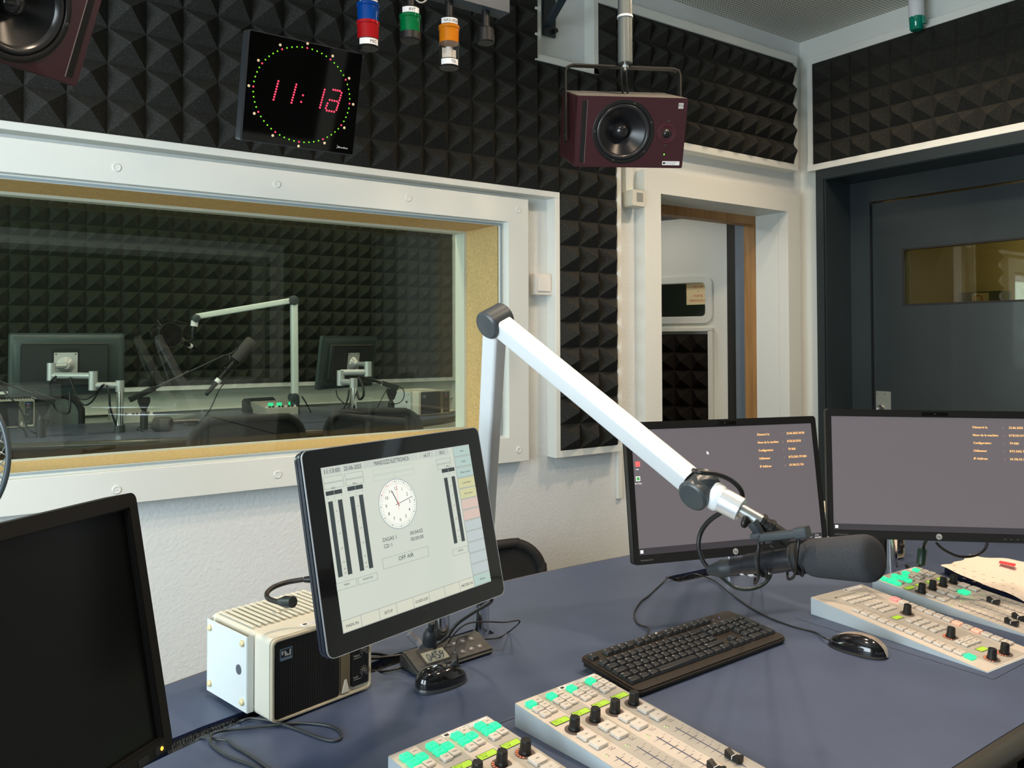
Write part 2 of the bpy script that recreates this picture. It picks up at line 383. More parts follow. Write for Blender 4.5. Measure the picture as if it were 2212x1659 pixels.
cells = [(i, j) for i in range(-36, 0) for j in range(9)]+[(i, j) for i in range(0, 4) for j in range(5)]
bb = foam('x', FA, 1.8005, 0, p, 1.939+.002, 0, p, FOAM, None, cells=cells)
bb.box(-1.6, 1.8005, 1.941, 2.8, -.04, -.0005, FA); bb.box(1.8005, 2.1825, 1.941, 2.418, -.04, -.0005, FA)
tag(bb.build('acoustic_foam_panel', FOAM), 'large charcoal pyramid foam panel above the studio window', 'acoustic foam', 'charcoal pyramid foam panels of the control room')
foam('acoustic_foam_panel', FA, 1.898, 3, .0953, .9805, 10, .0959, FOAM, 'narrow vertical charcoal foam strip between studio window and white doorway', 'charcoal pyramid foam panels of the control room')
foam('acoustic_foam_panel', FA, 2.0924, 13, .0939, 2.222, 5, .0958, FOAM, 'charcoal foam panel above the white doorway, behind the hanging loudspeaker', 'charcoal pyramid foam panels of the control room')
FB = frame((3.389, 0, 0), (0, -1, 0), (0, 0, 1), (-1, 0, 0))
FG = frame((0, YB+.03, 0), (-1, 0, 0), (0, 0, 1), (0, 1, 0))
foam('acoustic_foam_panel', FG, -3.30, 34, .14, .95, 12, .14, FOAM, 'foam panel on the wall behind the operator, facing the studio window', back=.028, H=.04)
foam('acoustic_foam_panel', FB, -2.344, 17, p, 2.218, 5, .0957, FOAM, 'charcoal foam panel on the right wall above the dark door', 'charcoal pyramid foam panels of the control room')

# --- studio window
win = bpy.data.objects.new('window_1', None); C.objects.link(win); st(win)
def sx(o): o['kind'] = 'structure'; return o
FY = M(((1, 0, 0, 0), (0, 0, 1, 0), (0, 1, 0, 0), (0, 0, 0, 1)))   # local x,y,z -> X, Z, Y
def rect4(x0, x1, y0, y1): return [(x0, y0), (x1, y0), (x1, y1), (x0, y1)]
b = MB(); b.rframe(rect4(-1.30, 1.757, .956, 1.9015), rect4(-1.21, 1.668, 1.0456, 1.814), 2.400, 2.452, FY); b.build('window_frame', WHITE, win, bevel=.0015, seg=1)
b = MB(); b.rframe(rect4(-1.215, 1.672, 1.041, 1.818), rect4(-1.19, 1.6485, 1.0585, 1.8015), 2.428, 2.4345, FY); b.build('glazing_bead', STOP, win)
b = MB(); b.rframe(rect4(-1.20, 1.658, 1.052, 1.809), rect4(-1.19, 1.6500, 1.0575, 1.803), 2.4245, 2.4275, FY); b.build('glazing_seal', SEAL, win)
b = MB(); b.rframe(rect4(-1.22, 1.70, .99, 1.87), rect4(-1.19, 1.6480, 1.0590, 1.8045), 2.442, 2.652, FY); b.build('window_lining', [MDF], win)
b = MB(); b.rframe(rect4(-1.20, 1.70, .99, 1.87), rect4(-1.18, 1.6370, 1.0640, 1.7960), 2.652, 2.668, FY); b.build('rear_glazing_bead', STOP, win)
b = MB(); b.rframe(rect4(-1.25, 1.75, .96, 1.91), rect4(-1.17, 1.640, 1.05, 1.80), 2.668, 2.72, FY); b.build('studio_side_frame', WHITE, win)
b = MB(); b.box(-1.2, 1.655, 2.4345, 2.4405, 1.05, 1.81); b.build('front_pane', GLASS, win)
b = MB(); b.box(-1.2, 1.655, 2.656, 2.662, 1.05, 1.81); b.build('rear_pane', GLASS, win)
for q in ((252, 362), (598, 398), (882, 428), (1119, 454), (1121, 972), (600, 1025), (252, 1058)):
    c = at(q[0], q[1], 1, 2.40); b = MB(); b.lathe([(.0118, 0), (.0118, .0012), (.0095, .003), (.008, .0022), (.0001, .0022)], frame(c, (1, 0, 0), (0, 0, 1), (0, -1, 0)), 20)
    b.box(-.006, .006, -.0012, .0012, .002, .003, frame(c, (1, 0, 0), (0, 0, 1), (0, -1, 0))); b.build('screw_cap', WHITE, win, smooth=40)

# --- white doorway with oak casing
d1 = bpy.data.objects.new('door_1', None); C.objects.link(d1); st(d1)
b = MB(); b.box(2.339, 2.432, 2.40, 2.455, 0, 2.084); b.box(3.268, 3.356, 2.40, 2.455, 0, 2.084); b.box(2.432, 3.268, 2.40, 2.455, 1.992, 2.084); b.build('door_casing', WHITE, d1)
b = MB(); b.box(2.392, 2.432, 2.456, 2.66, 0, 1.992); b.box(3.268, 3.329, 2.456, 2.587, 0, 1.992); b.box(2.392, 3.329, 2.456, 2.587, 1.992, 2.029); b.build('door_reveal', WHITE, d1)
b = MB(); b.box(3.262, 3.329, 2.588, 2.655, 0, 2.029); b.box(2.44, 3.262, 2.588, 2.655, 1.952, 2.029); b.build('oak_frame', WOOD, d1, bevel=.002)
b = MB(); b.box(3.290, 3.37, 2.656, 2.732, 0, 2.2); b.build('blue_grey_stop', mat('blue_grey_stop', (.17, .21, .25), .5), d1)
b = MB(); b.box(3.308, 3.40, 2.733, 2.80, 0, 2.2); b.box(2.3, 3.40, 2.70, 2.78, 2.00, 2.2); b.build('dark_seal', mat('dark_seal', (.03, .03, .027), .6), d1)
for z in (1.84, 1.43):
    b = MB(); b.cyl((3.300, 2.728, z), (3.300, 2.728, z+.07), .006); b.build('hinge', STEEL, d1, smooth=40)
b = MB(); b.box(2.30, 3.44, 2.78, 3.68, 2.12, 2.2); b.box(2.30, 2.33, 2.78, 3.68, 0, 2.12); b.box(2.33, 3.44, 3.655, 3.679, 0, 2.12)
st(b.build('wall_vestibule', mat('vestibule_dark', (.05, .055, .05), .7)))

# inner vestibule door, ajar
LF = frame((3.312, 2.802, 0), V((.37, -.93, 0)).normalized(), (0, 0, 1), V((-.93, -.37, 0)).normalized())
ld = thing('vestibule_door', 'white inner door with rounded window standing ajar behind the oak-cased doorway', 'door', LF)
wl, wt = uv(LF, 1524, 611); wr2, wb = uv(LF, 1524, 683); wo, wto = uv(LF, 1540, 594); _, wbo = uv(LF, 1538, 699)
W0 = -.72
WC = .012
b = MB(); zt_, zb_ = wt+WC, wb-WC; b.box(-.80, 0, zt_, 2.03, -.045, 0); b.box(-.80, 0, 0, zb_, -.045, 0); b.box(wl+WC, 0, zb_, zt_, -.045, 0); b.box(-.80, W0, zb_, zt_, -.045, 0); b.build('door_leaf', WHITE, ld)
b = MB(); b.rframe(rr(W0-.02, wo, wbo, wto, .045), rr(W0+.03, wl, wb, wt, .02), -.02, .012); b.build('window_surround', WHITE, ld, bevel=.003)
b = MB(); b.box(W0, wo, wbo, wto, -.03, -.026); b.build('window_pane', glass_mat('vestibule_glass', (.75, .8, .75), 1), ld)
px0, pz0 = uv(LF, 1479, 613); px1, pz1 = uv(LF, 1524, 657)
pn = MB(); pn.box(px0, wl-.001, pz1, pz0, -.0255, -.0245); nt_ = thing('paper_notice', 'cream paper notice with red ON AIR writing in the inner door window', 'notice', LF)
pn.build('sheet', PAPERN, nt_)
b = MB(); cx = (px0+wl)/2+.008; hh = (pz0-pz1)/8
for k, t in enumerate(('ON AIR', '=', 'PORTE', 'VERROUILLEE')): b.text(t, cx, pz0-hh*(1.6+1.75*k), hh*.85, None, align='c', z=-.0238)
b.build('notice_text', REDINK, nt_)
fl, ft = uv(LF, 1533, 722); tl, tt = uv(LF, 1543, 713)
b = MB(); b.box(-.79, tl, tt-.005, tt+.012, 0, .03); b.box(fl, tl, .3, tt, 0, .03); b.box(-.79, -.77, .3, tt, 0, .03); b.build('foam_frame', WHITE, ld)
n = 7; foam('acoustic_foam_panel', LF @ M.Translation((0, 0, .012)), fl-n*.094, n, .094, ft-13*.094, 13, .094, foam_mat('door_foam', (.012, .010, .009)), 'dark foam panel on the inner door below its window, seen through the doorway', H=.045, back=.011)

# --- dark soundproof door on the right wall
d2 = bpy.data.objects.new('door_2', None); C.objects.link(d2); st(d2)
FX = M(((0, 0, 1, 0), (1, 0, 0, 0), (0, 1, 0, 0), (0, 0, 0, 1)))   # local x,y,z -> Y, Z, X
def uframe(y0, y1, zt, yi0, yi1, zi, x0, x1, m, name, bev=.001):
    b = MB(); b.box(x0, x1, y0, yi0, 0, zt); b.box(x0, x1, yi1, y1, 0, zt); b.box(x0, x1, yi0, yi1, zi, zt); return b.build(name, m, d2)
uframe(.96, 2.3285, 2.186, 1.00, 2.2895, 2.1405, 3.383, 3.72, DARKFRAME, 'outer_frame')
uframe(1.001, 2.2865, 2.14, 1.005, 2.280, 2.1365, 3.389, 3.60, DARKFRAME, 'inner_lip')
uframe(1.004, 2.2795, 2.136, 1.11, 2.1795, 2.0353, 3.583, 3.70, DARKDOOR, 'rebate_frame')
b = MB(); yy0, yy1, zz0, zz1 = 1.30, 2.0245, 1.5462, 1.799
for a in ((1.12, 2.1715, zz1, 2.0264), (1.12, 2.1715, .02, zz0), (1.12, yy0, zz0, zz1), (yy1, 2.1715, zz0, zz1)): b.box(3.593, 3.655, a[0], a[1], a[2], a[3])
b.build('door_leaf', DARKDOOR, d2)
b = MB(); b.rframe(rect4(yy0-.004, yy1+.004, zz0-.004, zz1+.004), rect4(yy0+.006, yy1-.006, zz0+.004, zz1-.004), 3.5915, 3.60, FX); b.build('window_gasket', BLACKM, d2)
b = MB(); b.box(3.612, 3.618, yy0, yy1, zz0, zz1); b.build('door_glass', GLASSD, d2)
b = MB(); b.rrect(2.089, 2.1615, .93, 1.150, -3.592, -3.589, .006, M(((0, 0, -1, 0), (1, 0, 0, 0), (0, 1, 0, 0), (0, 0, 0, 1)))); b.build('lock_plate', mat('lock_plate', (.36, .40, .35), .45, .6), d2)
for y in (2.154, 2.116):
    b = MB(); b.lathe([(.004, 0), (.0035, .0022), (.0001, .0026)], frame((3.589, y, 1.139), (0, -1, 0), (0, 0, 1), (-1, 0, 0)), 14); b.build('plate_screw', STEEL, d2, smooth=40)
b = MB(); b.lathe([(.020, 0), (.020, .003), (.016, .008), (.011, .006), (.0001, .006)], frame((3.589, 2.138, 1.068), (0, -1, 0), (0, 0, 1), (-1, 0, 0)), 28); b.build('lock_cylinder', STEEL, d2, smooth=40)
# corridor beyond
b = MB(); b.box(5.6, 5.7, -1, 5, 0, 2.85); b.box(3.7, 5.7, 3.1, 3.2, 0, 2.85); st(b.build('wall_corridor', CORR))
b = MB(); b.box(3.7, 5.7, -1, 3.2, 2.75, 2.85); st(b.build('ceiling', CORR)); 
b = MB(); b.box(5.1, 5.24, 2.02, 2.13, 0, 2.75); st(b.build('trim_6', mat('corridor_post', (.55, .57, .45), .6)))
c = at(2115, 640, 0, 5.45); bx = thing('meter_box', 'grey wall box with round red symbol seen through the dark door window', 'wall box', frame(c, (0, -1, 0), (0, 0, 1), (-1, 0, 0)))
b = MB(); b.box(-.13, .13, -.25, .03, -.14, 0); b.build('case', mat('grey_box', (.12, .125, .10), .5), bx, bevel=.003)
b = MB(); b.box(-.045, .06, -.25, .02, .0005, .0015); b.build('notice', mat('box_notice', (.65, .58, .36), .7), bx)
b = MB(); b.lathe([(.022, .002), (.022, .0025), (.028, .0025), (.028, .002)], M.Translation((-.005, -.02, 0)), 24, False); b.build('symbol', REDINK, bx)

# --- studio room shell (beyond the glass); its floor is raised
SF = .205
b = MB(); b.box(-1.6, 3.44, 2.70, 5.6, SF-.1, SF); st(b.build('floor', mat('studio_carpet', (.05, .05, .045), .95, noise=(120, .5))))
b = MB(); b.box(-1.8, 3.45, 5.43, 5.6, SF, CZ); b.box(-1.8, -1.6, 2.70, 5.5, SF, CZ); st(b.build('wall_studio_far', mat('studio_plaster', (.62, .66, .58), .85, bump=(80, .9))))
b = MB(); b.box(3.24, 3.44, 3.72, 5.43, SF, CZ); b.box(2.25, 2.30, 2.70, 3.68, SF, CZ); b.box(2.25, 3.44, 3.68, 3.72, SF, CZ); st(b.build('wall_studio_right', WHITE))
b = MB(); b.box(-1.8, 3.45, 2.68, 5.6, CZ, CZ+.1); st(b.build('ceiling', mat('studio_ceiling', (.6, .6, .55), .8)))
FS = frame((0, 5.35, 0), (1, 0, 0), (0, 0, 1), (0, -1, 0))
foam('acoustic_foam_panel', FS, 3.197-48*.0955, 48, .0955, 1.116, 17, .0955, FOAM2, 'wide olive grey foam panel on the far studio wall, seen through the window', H=.055)
FR = frame((3.20, 0, 0), (0, -1, 0), (0, 0, 1), (-1, 0, 0))
foam('acoustic_foam_panel', FR, -5.20, 12, .0955, 1.116, 17, .0955, FOAM2, 'foam panel on the studio right wall, seen edge-on at the window\'s right side', H=.055, back=.038)
trim(7, [(-1.5, 3.232, 5.345, 5.43, 1.088, 1.115), (3.1985, 3.232, 5.345, 5.43, 1.115, 2.76)])
trim(8, [(-1.5, 3.23, 5.40, 5.43, .955, .965)])

# --- switch, sensor, brackets on the wall
c0, c1 = at(1145, 592, 1, 2.44), at(1187, 638, 1, 2.44)
sw = thing('light_switch', 'white surface-mounted rocker switch right of the studio window frame', 'switch', frame(((c0.x+c1.x)/2, 2.45, (c0.z+c1.z)/2), (1, 0, 0), (0, 0, 1), (0, -1, 0)))
b = MB(); b.rrect(-.040, .040, -.040, .040, 0, .036, .006); b.build('housing', mat('switch_white', (.72, .69, .63), .4), sw, bevel=.002)
b = MB(); b.rrect(-.028, .028, -.026, .032, .036, .041, .003); b.build('rocker', mat('switch_rocker', (.78, .75, .69), .35), sw, bevel=.0015)
c = at(1364, 432, 1, 2.43)
sn = thing('motion_sensor', 'small cream wall sensor box with grey square lens below the hanging loudspeaker', 'sensor', frame((c.x, 2.437, c.z), (1, 0, 0), (0, 0, 1), (0, -1, 0)))
b = MB(); b.rrect(-.040, .028, -.033, .033, 0, .055, .006); b.build('housing', mat('sensor_cream', (.66, .65, .56), .45), sn, bevel=.002)
b = MB(); b.box(-.016, .017, -.013, .022, .055, .0565); b.build('lens', mat('sensor_lens', (.28, .29, .28), .4), sn)
# shelf bracket in the recess
bk = thing('wall_bracket', 'dark steel angle bracket with diagonal brace in the white recess', 'bracket')
q0 = at(1175, 0, 1, 2.44); q1 = at(1200, 82, 1, 2.44)
b = MB(); b.box(q0.x-.004, q1.x, 2.437, 2.449, q1.z, 2.84); b.build('plate', DARKFRAME, bk, bevel=.001)
e0 = at(1183, 55, 1, 2.43); b = MB(); T = axisM(e0, at(1214, 0, 1, 2.28)); b.box(-.013, .013, -.006, .006, 0, .42, T); b.build('brace', mat('brace_blue', (.02, .04, .06), .4), bk)
b = MB(); s0 = at(1195, 69, 1, 2.437); b.cyl(s0, s0-V((0, .02, 0)), .009); b.build('bolt', BLACK, bk, smooth=40)
# green-capped lamp tube
g0 = at(1980, 66, 0, 3.33)
gl = thing('ceiling_signal_lamp', 'white ceiling tube ending in a translucent green cap above the dark door', 'lamp', M.Translation(g0))
b = MB(); b.cyl((0, 0, .055), (0, 0, CZ-g0.z), .030, n=28); b.build('tube', mat('tube_white', (.70, .72, .74), .4), gl, smooth=40)
b = MB(); b.lathe([(.0001, 0), (.022, .001), (.0265, .006), (.0295, .055)], n=28); b.build('green_cap', mat('green_acrylic', (.0, .30, .20), .12, coat=.4, trans=.35), gl, smooth=40)
b = MB(); b.box(-.012, .012, -.036, -.03, .02, .05); b.build('clip', mat('green_acrylic'and 'green_clip', (.0, .25, .18), .2), gl)
# ceiling downlight fittings, above the lamps
for i, (x, y, pw) in enumerate(DOWN):
    o = thing('ceiling_downlight', ('round recessed ceiling downlight over the %s' % ('left of the desk', 'operator seat', 'door side of the desk', 'back of the desk', 'white doorway corner')[i]), 'lamp', M.Translation((x, y, CZ)), 'recessed ceiling downlights')
    b = MB(); b.lathe([(.095, 0), (.095, -.006), (.078, -.004), (.075, .0)], n=30); b.build('trim_ring', WHITE, o, smooth=40)
    b = MB(); b.lathe([(.075, -.002), (.0001, -.002)], n=30); b.build('diffuser', mat('downlight_diffuser', (.8, .8, .8), .5, emit=(1, .85, .65), es=4), o)
#PART3
# ================================================================ HANGING THINGS
def curved_text(b, s, R, z, h, ang, T=None, width=None):
    vs, fs, x0, x1, y0, y1 = glyphs(s); k = h/.72; kx = k*.86
    o = []
    for a, y, c in vs:
        t = ang+((a-(x0+x1)/2)*kx)/R; o.append((R*cos(t), R*sin(t), z+y*k))
    b.add(o, fs, T)
def arc_shell(b, R, z0, z1, a0, a1, T=None, n=14):
    vs = []; fs = []
    for i in range(n+1):
        t = a0+(a1-a0)*i/n
        for z in (z0, z1): vs.append((R*cos(t), R*sin(t), z))
        for z in (z0, z1): vs.append(((R-.0015)*cos(t), (R-.0015)*sin(t), z))
    for i in range(n):
        a = i*4; c = a+4; fs += [(a, c, c+1, a+1), (a+2, a+3, c+3, c+2), (a+1, c+1, c+3, a+3), (a, a+2, c+2, c)]
    b.add(vs, fs, T)
# ---- loudspeaker
def circ(cx, cy, r, n): return [(cx+r*cos(2*pi*i/n), cy+r*sin(2*pi*i/n)) for i in range(n)]
def speaker(T, label, sw=.31, sh=.190, dp=.23):
    t = thing('studio_loudspeaker', label, 'speaker', T, 'hanging maroon loudspeakers')
    k = 11; o = rr(-sw/2, sw/2, -sh/2, sh/2, .005, k); n = len(o); wx = -.0215
    b = MB(); inner = circ(wx, .002, .0815, n)
    b.rframe(o, inner, -.06, 0); b.prism(o, -dp, -.06)
    b.build('cabinet', MAROON, t, bevel=.0028)
    b = MB(); b.box(-sw/2+.003, sw/2-.003, sh/2-.0006, sh/2+.0006, -dp+.004, -.004); b.build('top_sheet', MAROONT, t)  # thin grey sheet over the maroon cabinet top
    W = M.Translation((wx, .002, 0))
    b = MB(); b.lathe([(.0865, 0), (.0865, .0012), (.084, .0022), (.077, .0015), (.0745, -.004)], W, 56, False); b.build('woofer_rim', RUBBER, t, smooth=30)
    b = MB(); b.lathe([(.0765, -.004), (.073, .0005), (.069, .0015), (.0655, -.001), (.062, -.008)], W, 56, False); b.build('woofer_surround', mat('surround_sheen', (.022, .022, .023), .25), t, smooth=60)
    b = MB(); b.lathe([(.064, -.006), (.050, -.016), (.034, -.026), (.021, -.034), (.0001, -.036)], W, 56, False); b.build('woofer_cone', CONE, t, smooth=60)
    b = MB(); b.lathe([(.0235, -.0335), (.022, -.026), (.019, -.015), (.012, -.009), (.0001, -.0065)], W, 40); b.build('dust_cap', mat('dust_cap', (.016, .016, .016), .2, coat=.3), t, smooth=60)
    for a in (72, 20, -40, 180, 252):
        b = MB(); b.lathe([(.0032, .0018), (.0032, .003), (.0012, .0032), (.001, .002), (.0001, .002)], M.Translation((wx+.0805*cos(rad(a)), .002+.0805*sin(rad(a)), 0)), 12); b.build('driver_screw', mat('screw_dark', (.12, .12, .11), .35, .8), t, smooth=40)
    W = M.Translation((.101, .0, 0))
    b = MB(); b.lathe([(.0275, -.0005), (.027, .0012), (.025, .0016), (.020, .0006), (.0135, .0002), (.0125, .0002)], W, 40); b.build('tweeter_waveguide', mat('maroon_satin', (.055, .012, .018), .25, coat=.3), t, smooth=60)
    b = MB(); b.lathe([(.0125, .0003), (.0115, .004), (.008, .0072), (.004, .0086), (.0001, .009)], W, 30); b.build('tweeter_dome', mat('dome', (.01, .01, .01), .3), t, smooth=60)
    for y in (.034, -.032):
        b = MB(); b.lathe([(.003, 0), (.003, .0008), (.0001, .0008)], M.Translation((.1035 if y > 0 else .100, y, 0)), 12); b.build('tweeter_screw', mat('screw_dark', (.12, .12, .11), .35, .8), t)
    b = MB(); b.rrect(-.1405, -.1275, -.0825, .0825, -.02, .0007, .0015); b.build('port_slot', mat('port_black', (.002, .002, .002), .8), t)
    b = MB(); b.rframe(rr(-.1275, -.1262, -.0835, .0835, .0004, 2), rr(-.1272, -.1265, -.083, .083, .0003, 2), 0, .0009); b.build('port_lip', mat('lip', (.30, .24, .22), .25), t)
    b = MB(); b.lathe([(.0042, 0), (.0042, .001), (.0001, .001)], M.Translation((.0995, -.057, 0)), 16); b.build('led_bezel', BLACK, t)
    b = MB(); b.lathe([(.0022, .001), (.0014, .0024), (.0001, .0026)], M.Translation((.0988, -.057, 0)), 12); b.build('power_led', GREEN_LED, t)
    b = MB(); b.rrect(.0955, .1455, -.0865, -.0755, 0, .0006, .001); b.build('inventory_sticker', LABELW, t)
    b = MB(); b.box(.0975, .1045, -.0835, -.0785, .0006, .0009); b.text('LISTE D INVENTAIRE', .1065, -.0800, .0018, z=.0008, w=.030); b.text('RTSC0088888', .1065, -.0840, .0018, z=.0008, w=.026); b.build('sticker_print', INK, t)
    b = MB(); b.rrect(.1275, .1415, .0675, .0825, 0, .0006, .0006); b.build('badge', mat('badge', (.55, .54, .50), .4), t)
    b = MB(); b.text('PSI', .1345, .0725, .0065, align='c', z=.0009, w=.0115); b.text('audio', .1345, .0695, .0016, align='c', z=.0009); b.build('badge_print', INK, t)
    return t
SPR = yframe((1.5571, 1.6485, 1.9598), rad(-27.74), rad(-20.32), rad(.6))
spk = speaker(SPR, 'maroon loudspeaker on a black yoke hanging from the grey ceiling pipe')
SPL0 = yframe((.0869, 1.4562, 1.9105), rad(35.18), rad(-22.43), rad(1.19))
SPL = frame(SPL0.translation, -SPL0.col[0].to_3d(), -SPL0.col[1].to_3d(), SPL0.col[2].to_3d())
copytree(spk, SPL, 'maroon loudspeaker cut by the upper left corner, left of the red LED clock')
# yoke + pipe
yk = thing('speaker_mount', 'grey ceiling pipe with black yoke carrying the right-hand loudspeaker', 'bracket')
pt = V((1.585, 1.70, 0)); b = MB(); b.cyl((pt.x, pt.y, 2.172), (pt.x, pt.y, CZ), .0205, n=28); b.build('pipe', GREYPIPE, yk, smooth=40)
b = MB(); b.cyl((pt.x, pt.y, 2.300), (pt.x, pt.y, 2.306), .0225, n=28); b.build('pipe_collar', mat('collar', (.6, .62, .60), .4), yk, smooth=40)
piv = SPR @ V((-.155, .035, -.10)); piv2 = SPR @ V((.155, .035, -.10)); ux = (piv2-piv); ux.z = 0; ux.normalize(); top = 2.168
L0 = piv-ux*.012; R0 = piv2+ux*.012
nn = V((ux.y, -ux.x, 0))
path = [L0-V((0, 0, .075)), V((L0.x, L0.y, top-.02)), V((L0.x, L0.y, top-.006))+ux*.004, V((L0.x, L0.y, top))+ux*.02, V((R0.x, R0.y, top))-ux*.02, V((R0.x, R0.y, top-.006))-ux*.004, V((R0.x, R0.y, top-.02)), R0-V((0, 0, .03))]
b = MB(); k = 0
for i in range(len(path)):
    a = path[max(i-1, 0)]; c = path[min(i+1, len(path)-1)]; d = (c-a).normalized(); q = d.cross(nn).normalized()*.0018
    for s, t in ((1, 1), (1, -1), (-1, -1), (-1, 1)): b.v.append(path[i]+nn*.0125*s+q*t)
for i in range(len(path)-1):
    for j in range(4): b.f.append((i*4+j, i*4+(j+1) % 4, i*4+4+(j+1) % 4, i*4+4+j)); b.mi.append(0)
b.build('yoke', mat('yoke_black', (.016, .015, .013), .4), yk)
b = MB(); b.cyl((pt.x, pt.y, top+.004), (pt.x, pt.y, top-.016), .006); b.cyl((pt.x, pt.y, top-.002), (pt.x, pt.y, top-.009), .010, n=6); b.build('yoke_bolt', STEEL, yk)
b = MB(); b.cyl(L0-V((0, 0, .06))+ux*.0, L0-V((0, 0, .06))-ux*.006, .008, n=14); b.build('pivot_bolt', BLACK, yk, smooth=40)
sc1 = [V((pt.x-.02, pt.y-.005, 2.158)), V((pt.x-.005, pt.y+.01, 2.12)), V((pt.x+.04, pt.y+.05, 2.085)), V((pt.x+.10, pt.y+.09, 2.03))]
b = MB(); b.tube(sc1, .0028); b.tube([q+V((.02, .0, .0)) for q in sc1], .0028); tag(b.build('speaker_cable', CABLE, smooth=60), 'thin black cable pair curving from the grey pipe to the loudspeaker', 'cable')

# ---- LED clock
CK = yframe((.7155, 1.8876, 1.9779), rad(.4266), rad(-13.56)); ck = thing('digital_clock', 'square black studio clock with glowing red digits inside a ring of green lights', 'clock', CK)
b = MB(); b.rrect(-.1415, .1405, -.1245, .1245, -.042, -.0015, .006); b.build('housing', mat('clock_case', (.035, .04, .045), .35), ck, bevel=.003)
b = MB(); b.rrect(-.1375, .139, -.1220, .1220, -.002, .0008, .003); b.build('front_glass', mat('clock_front', (.002, .002, .002), .04, spec=.5), ck)
ru, rv, cx0 = .1193, .1097, -.0018
def dots(b, L, r, z=.0012):
    for x, y in L: b.lathe([(r, 0), (r*.7, .0004), (.0001, .0006)], M.Translation((x, y, z)), 10)
G = [(cx0+ru*sin(2*pi*i/60), rv*cos(2*pi*i/60)) for i in range(60)]
def dset(L, r, z, name, m):
    first = None
    for x, y in L:
        if first is None: b = MB(); dots(b, [(0, 0)], r, z); first = b.build(name, m, ck); o = first
        else: o = bpy.data.objects.new(name, first.data); C.objects.link(o); o.parent = ck
        o.location = (x, y, 0)
dset([q for i, q in enumerate(G) if i % 5], .0019, .0012, 'green_light', CLKG)
dset([q for i, q in enumerate(G) if i % 5 == 0], .0021, .0012, 'red_light', CLKR)
dset([(cx0+(ru+.0102)*sin(pi*i/6), (rv+.0102)*cos(pi*i/6)) for i in range(12)], .0033, .0008, 'hour_mark', CLKW)
sl = .18
def dline(x0, y0, x1, y1, n): return [(x0+(x1-x0)*i/(n-1), y0+(y1-y0)*i/(n-1)) for i in range(n)]
LD = [dline(-.0640, .0221, -.0718, -.0215, 8), dline(-.0204, .0220, -.0285, -.0216, 8), [(-.0021, .0002), (-.0052, -.0159)], dline(.0505, .0222, .0426, -.0215, 8)]
L = dline(.0722, .0259, .0895, .0259, 4)+dline(.0944, .0222, .0905, .0035, 4)+dline(.0655, .0005, .0845, .0, 4)+dline(.0610, -.0085, .0575, -.0205, 3)+dline(.0890, -.0035, .0850, -.0205, 4)+dline(.0605, -.0255, .0795, -.0258, 4)
for L_, nm_ in zip(LD+[L], ('digit', 'digit', 'colon', 'digit', 'digit')): b = MB(); dots(b, L_, .00235); b.build(nm_, CLKR, ck)
b = MB(); b.text('Bodet', .0985, -.1105, .0045, z=.0012, w=.0255); b.box(.0960, .0963, -.1125, -.1035, .0009, .0012); b.build('front_lettering', WINK, ck)
pc = at(636, 70, 1, 1.91); b = MB(); b.box(pc.x-.0205, pc.x+.0205, 1.905, 1.945, 1.99, CZ); b.build('hanging_post', GREYPOST, ck, bevel=.001)

# ---- signal lamps under a rail
rl = at(1090, 35, 1, 1.84)
b = MB(); b.box(.55, rl.x, 1.815, 1.865, rl.z, rl.z+.05); r_ = tag(b.build('lamp_rail', GREYPOST, bevel=.001), 'blue-grey horizontal rail under the ceiling from which the signal lamps hang', 'rail')
b = MB(); b.box(1.0, 1.04, 1.82, 1.86, rl.z+.05, CZ); b.build('rail_post', GREYPOST, r_)
def tower(px, pyb, mods, label, bl=None, R=.027):
    c = at(px, pyb, 1, 1.84); T = M.Translation((c.x, 1.84, c.z)); t = thing('signal_lamp', label, 'signal lamp', T, 'hanging signal lamps'); z = 0
    va = math.atan2(-1.84, -c.x)+.10        # side that faces the operator seat
    b = MB(); b.lathe([(R-.003, 0), (R, .003), (R, .021)], n=36); b.box(-.011, .011, -.0012, .0012, -.0008, .0001, M.Rotation(va+1.3, 4, 'Z')); b.build('end_cap', BLACK, t, smooth=35)
    if bl:
        q = MB(); arc_shell(q, R+.0008, .004, .0185, va-.9, va+.9); q.build('label_strip', LABELW, t); q = MB(); curved_text(q, bl, R+.0014, .0072, .0085, va+.38); q.build('label_text', INK, t)
    z = .021
    for m, nm in mods:
        b = MB(); b.lathe([(R-.0015, z), (R-.001, z+.036), (R+.001, z+.037), (R+.001, z+.044), (R-.003, z+.044)], n=36); b.build(nm, m, t, smooth=35)
        if nm != 'clear_lens':
            b = MB(); b.lathe([(.008, z+.002), (.008, z+.034)], n=14); b.build('bulb_core', mat('core_'+nm, tuple(.3+.5*x for x in (.5, .5, .5)), .5), t, smooth=40)
        else:
            b = MB(); b.lathe([(.009, z+.002), (.009, z+.034)], n=14); b.box(-.02, .02, -.002, .002, z+.004, z+.03); b.build('bulb_core', LABELW, t, smooth=40)
        z += .0445
    return t, z, R, va
def coll(t, z, R, va, txt=None):
    b = MB(); b.lathe([(R-.002, z), (R-.002, z+.016), (R-.005, z+.020), (.011, z+.021)], n=36); b.build('collar', BLACK, t, smooth=35)
    if txt:
        q = MB(); arc_shell(q, R-.0008, z+.0015, z+.0155, va-.95, va+.95); q.build('label_strip', LABELW, t); q = MB(); curved_text(q, txt, R-.0001, z+.0045, .0082, va+.10); q.build('label_text', INK, t)
    b = MB(); b.cyl((0, 0, z+.018), (0, 0, rl.z-t.matrix_world.translation.z), .0105, n=20); b.build('stem', BLACK, t, smooth=40)
def lens(n, c, al=.35): return mat(n, c, .12, coat=.5, trans=.45, ior=1.1)
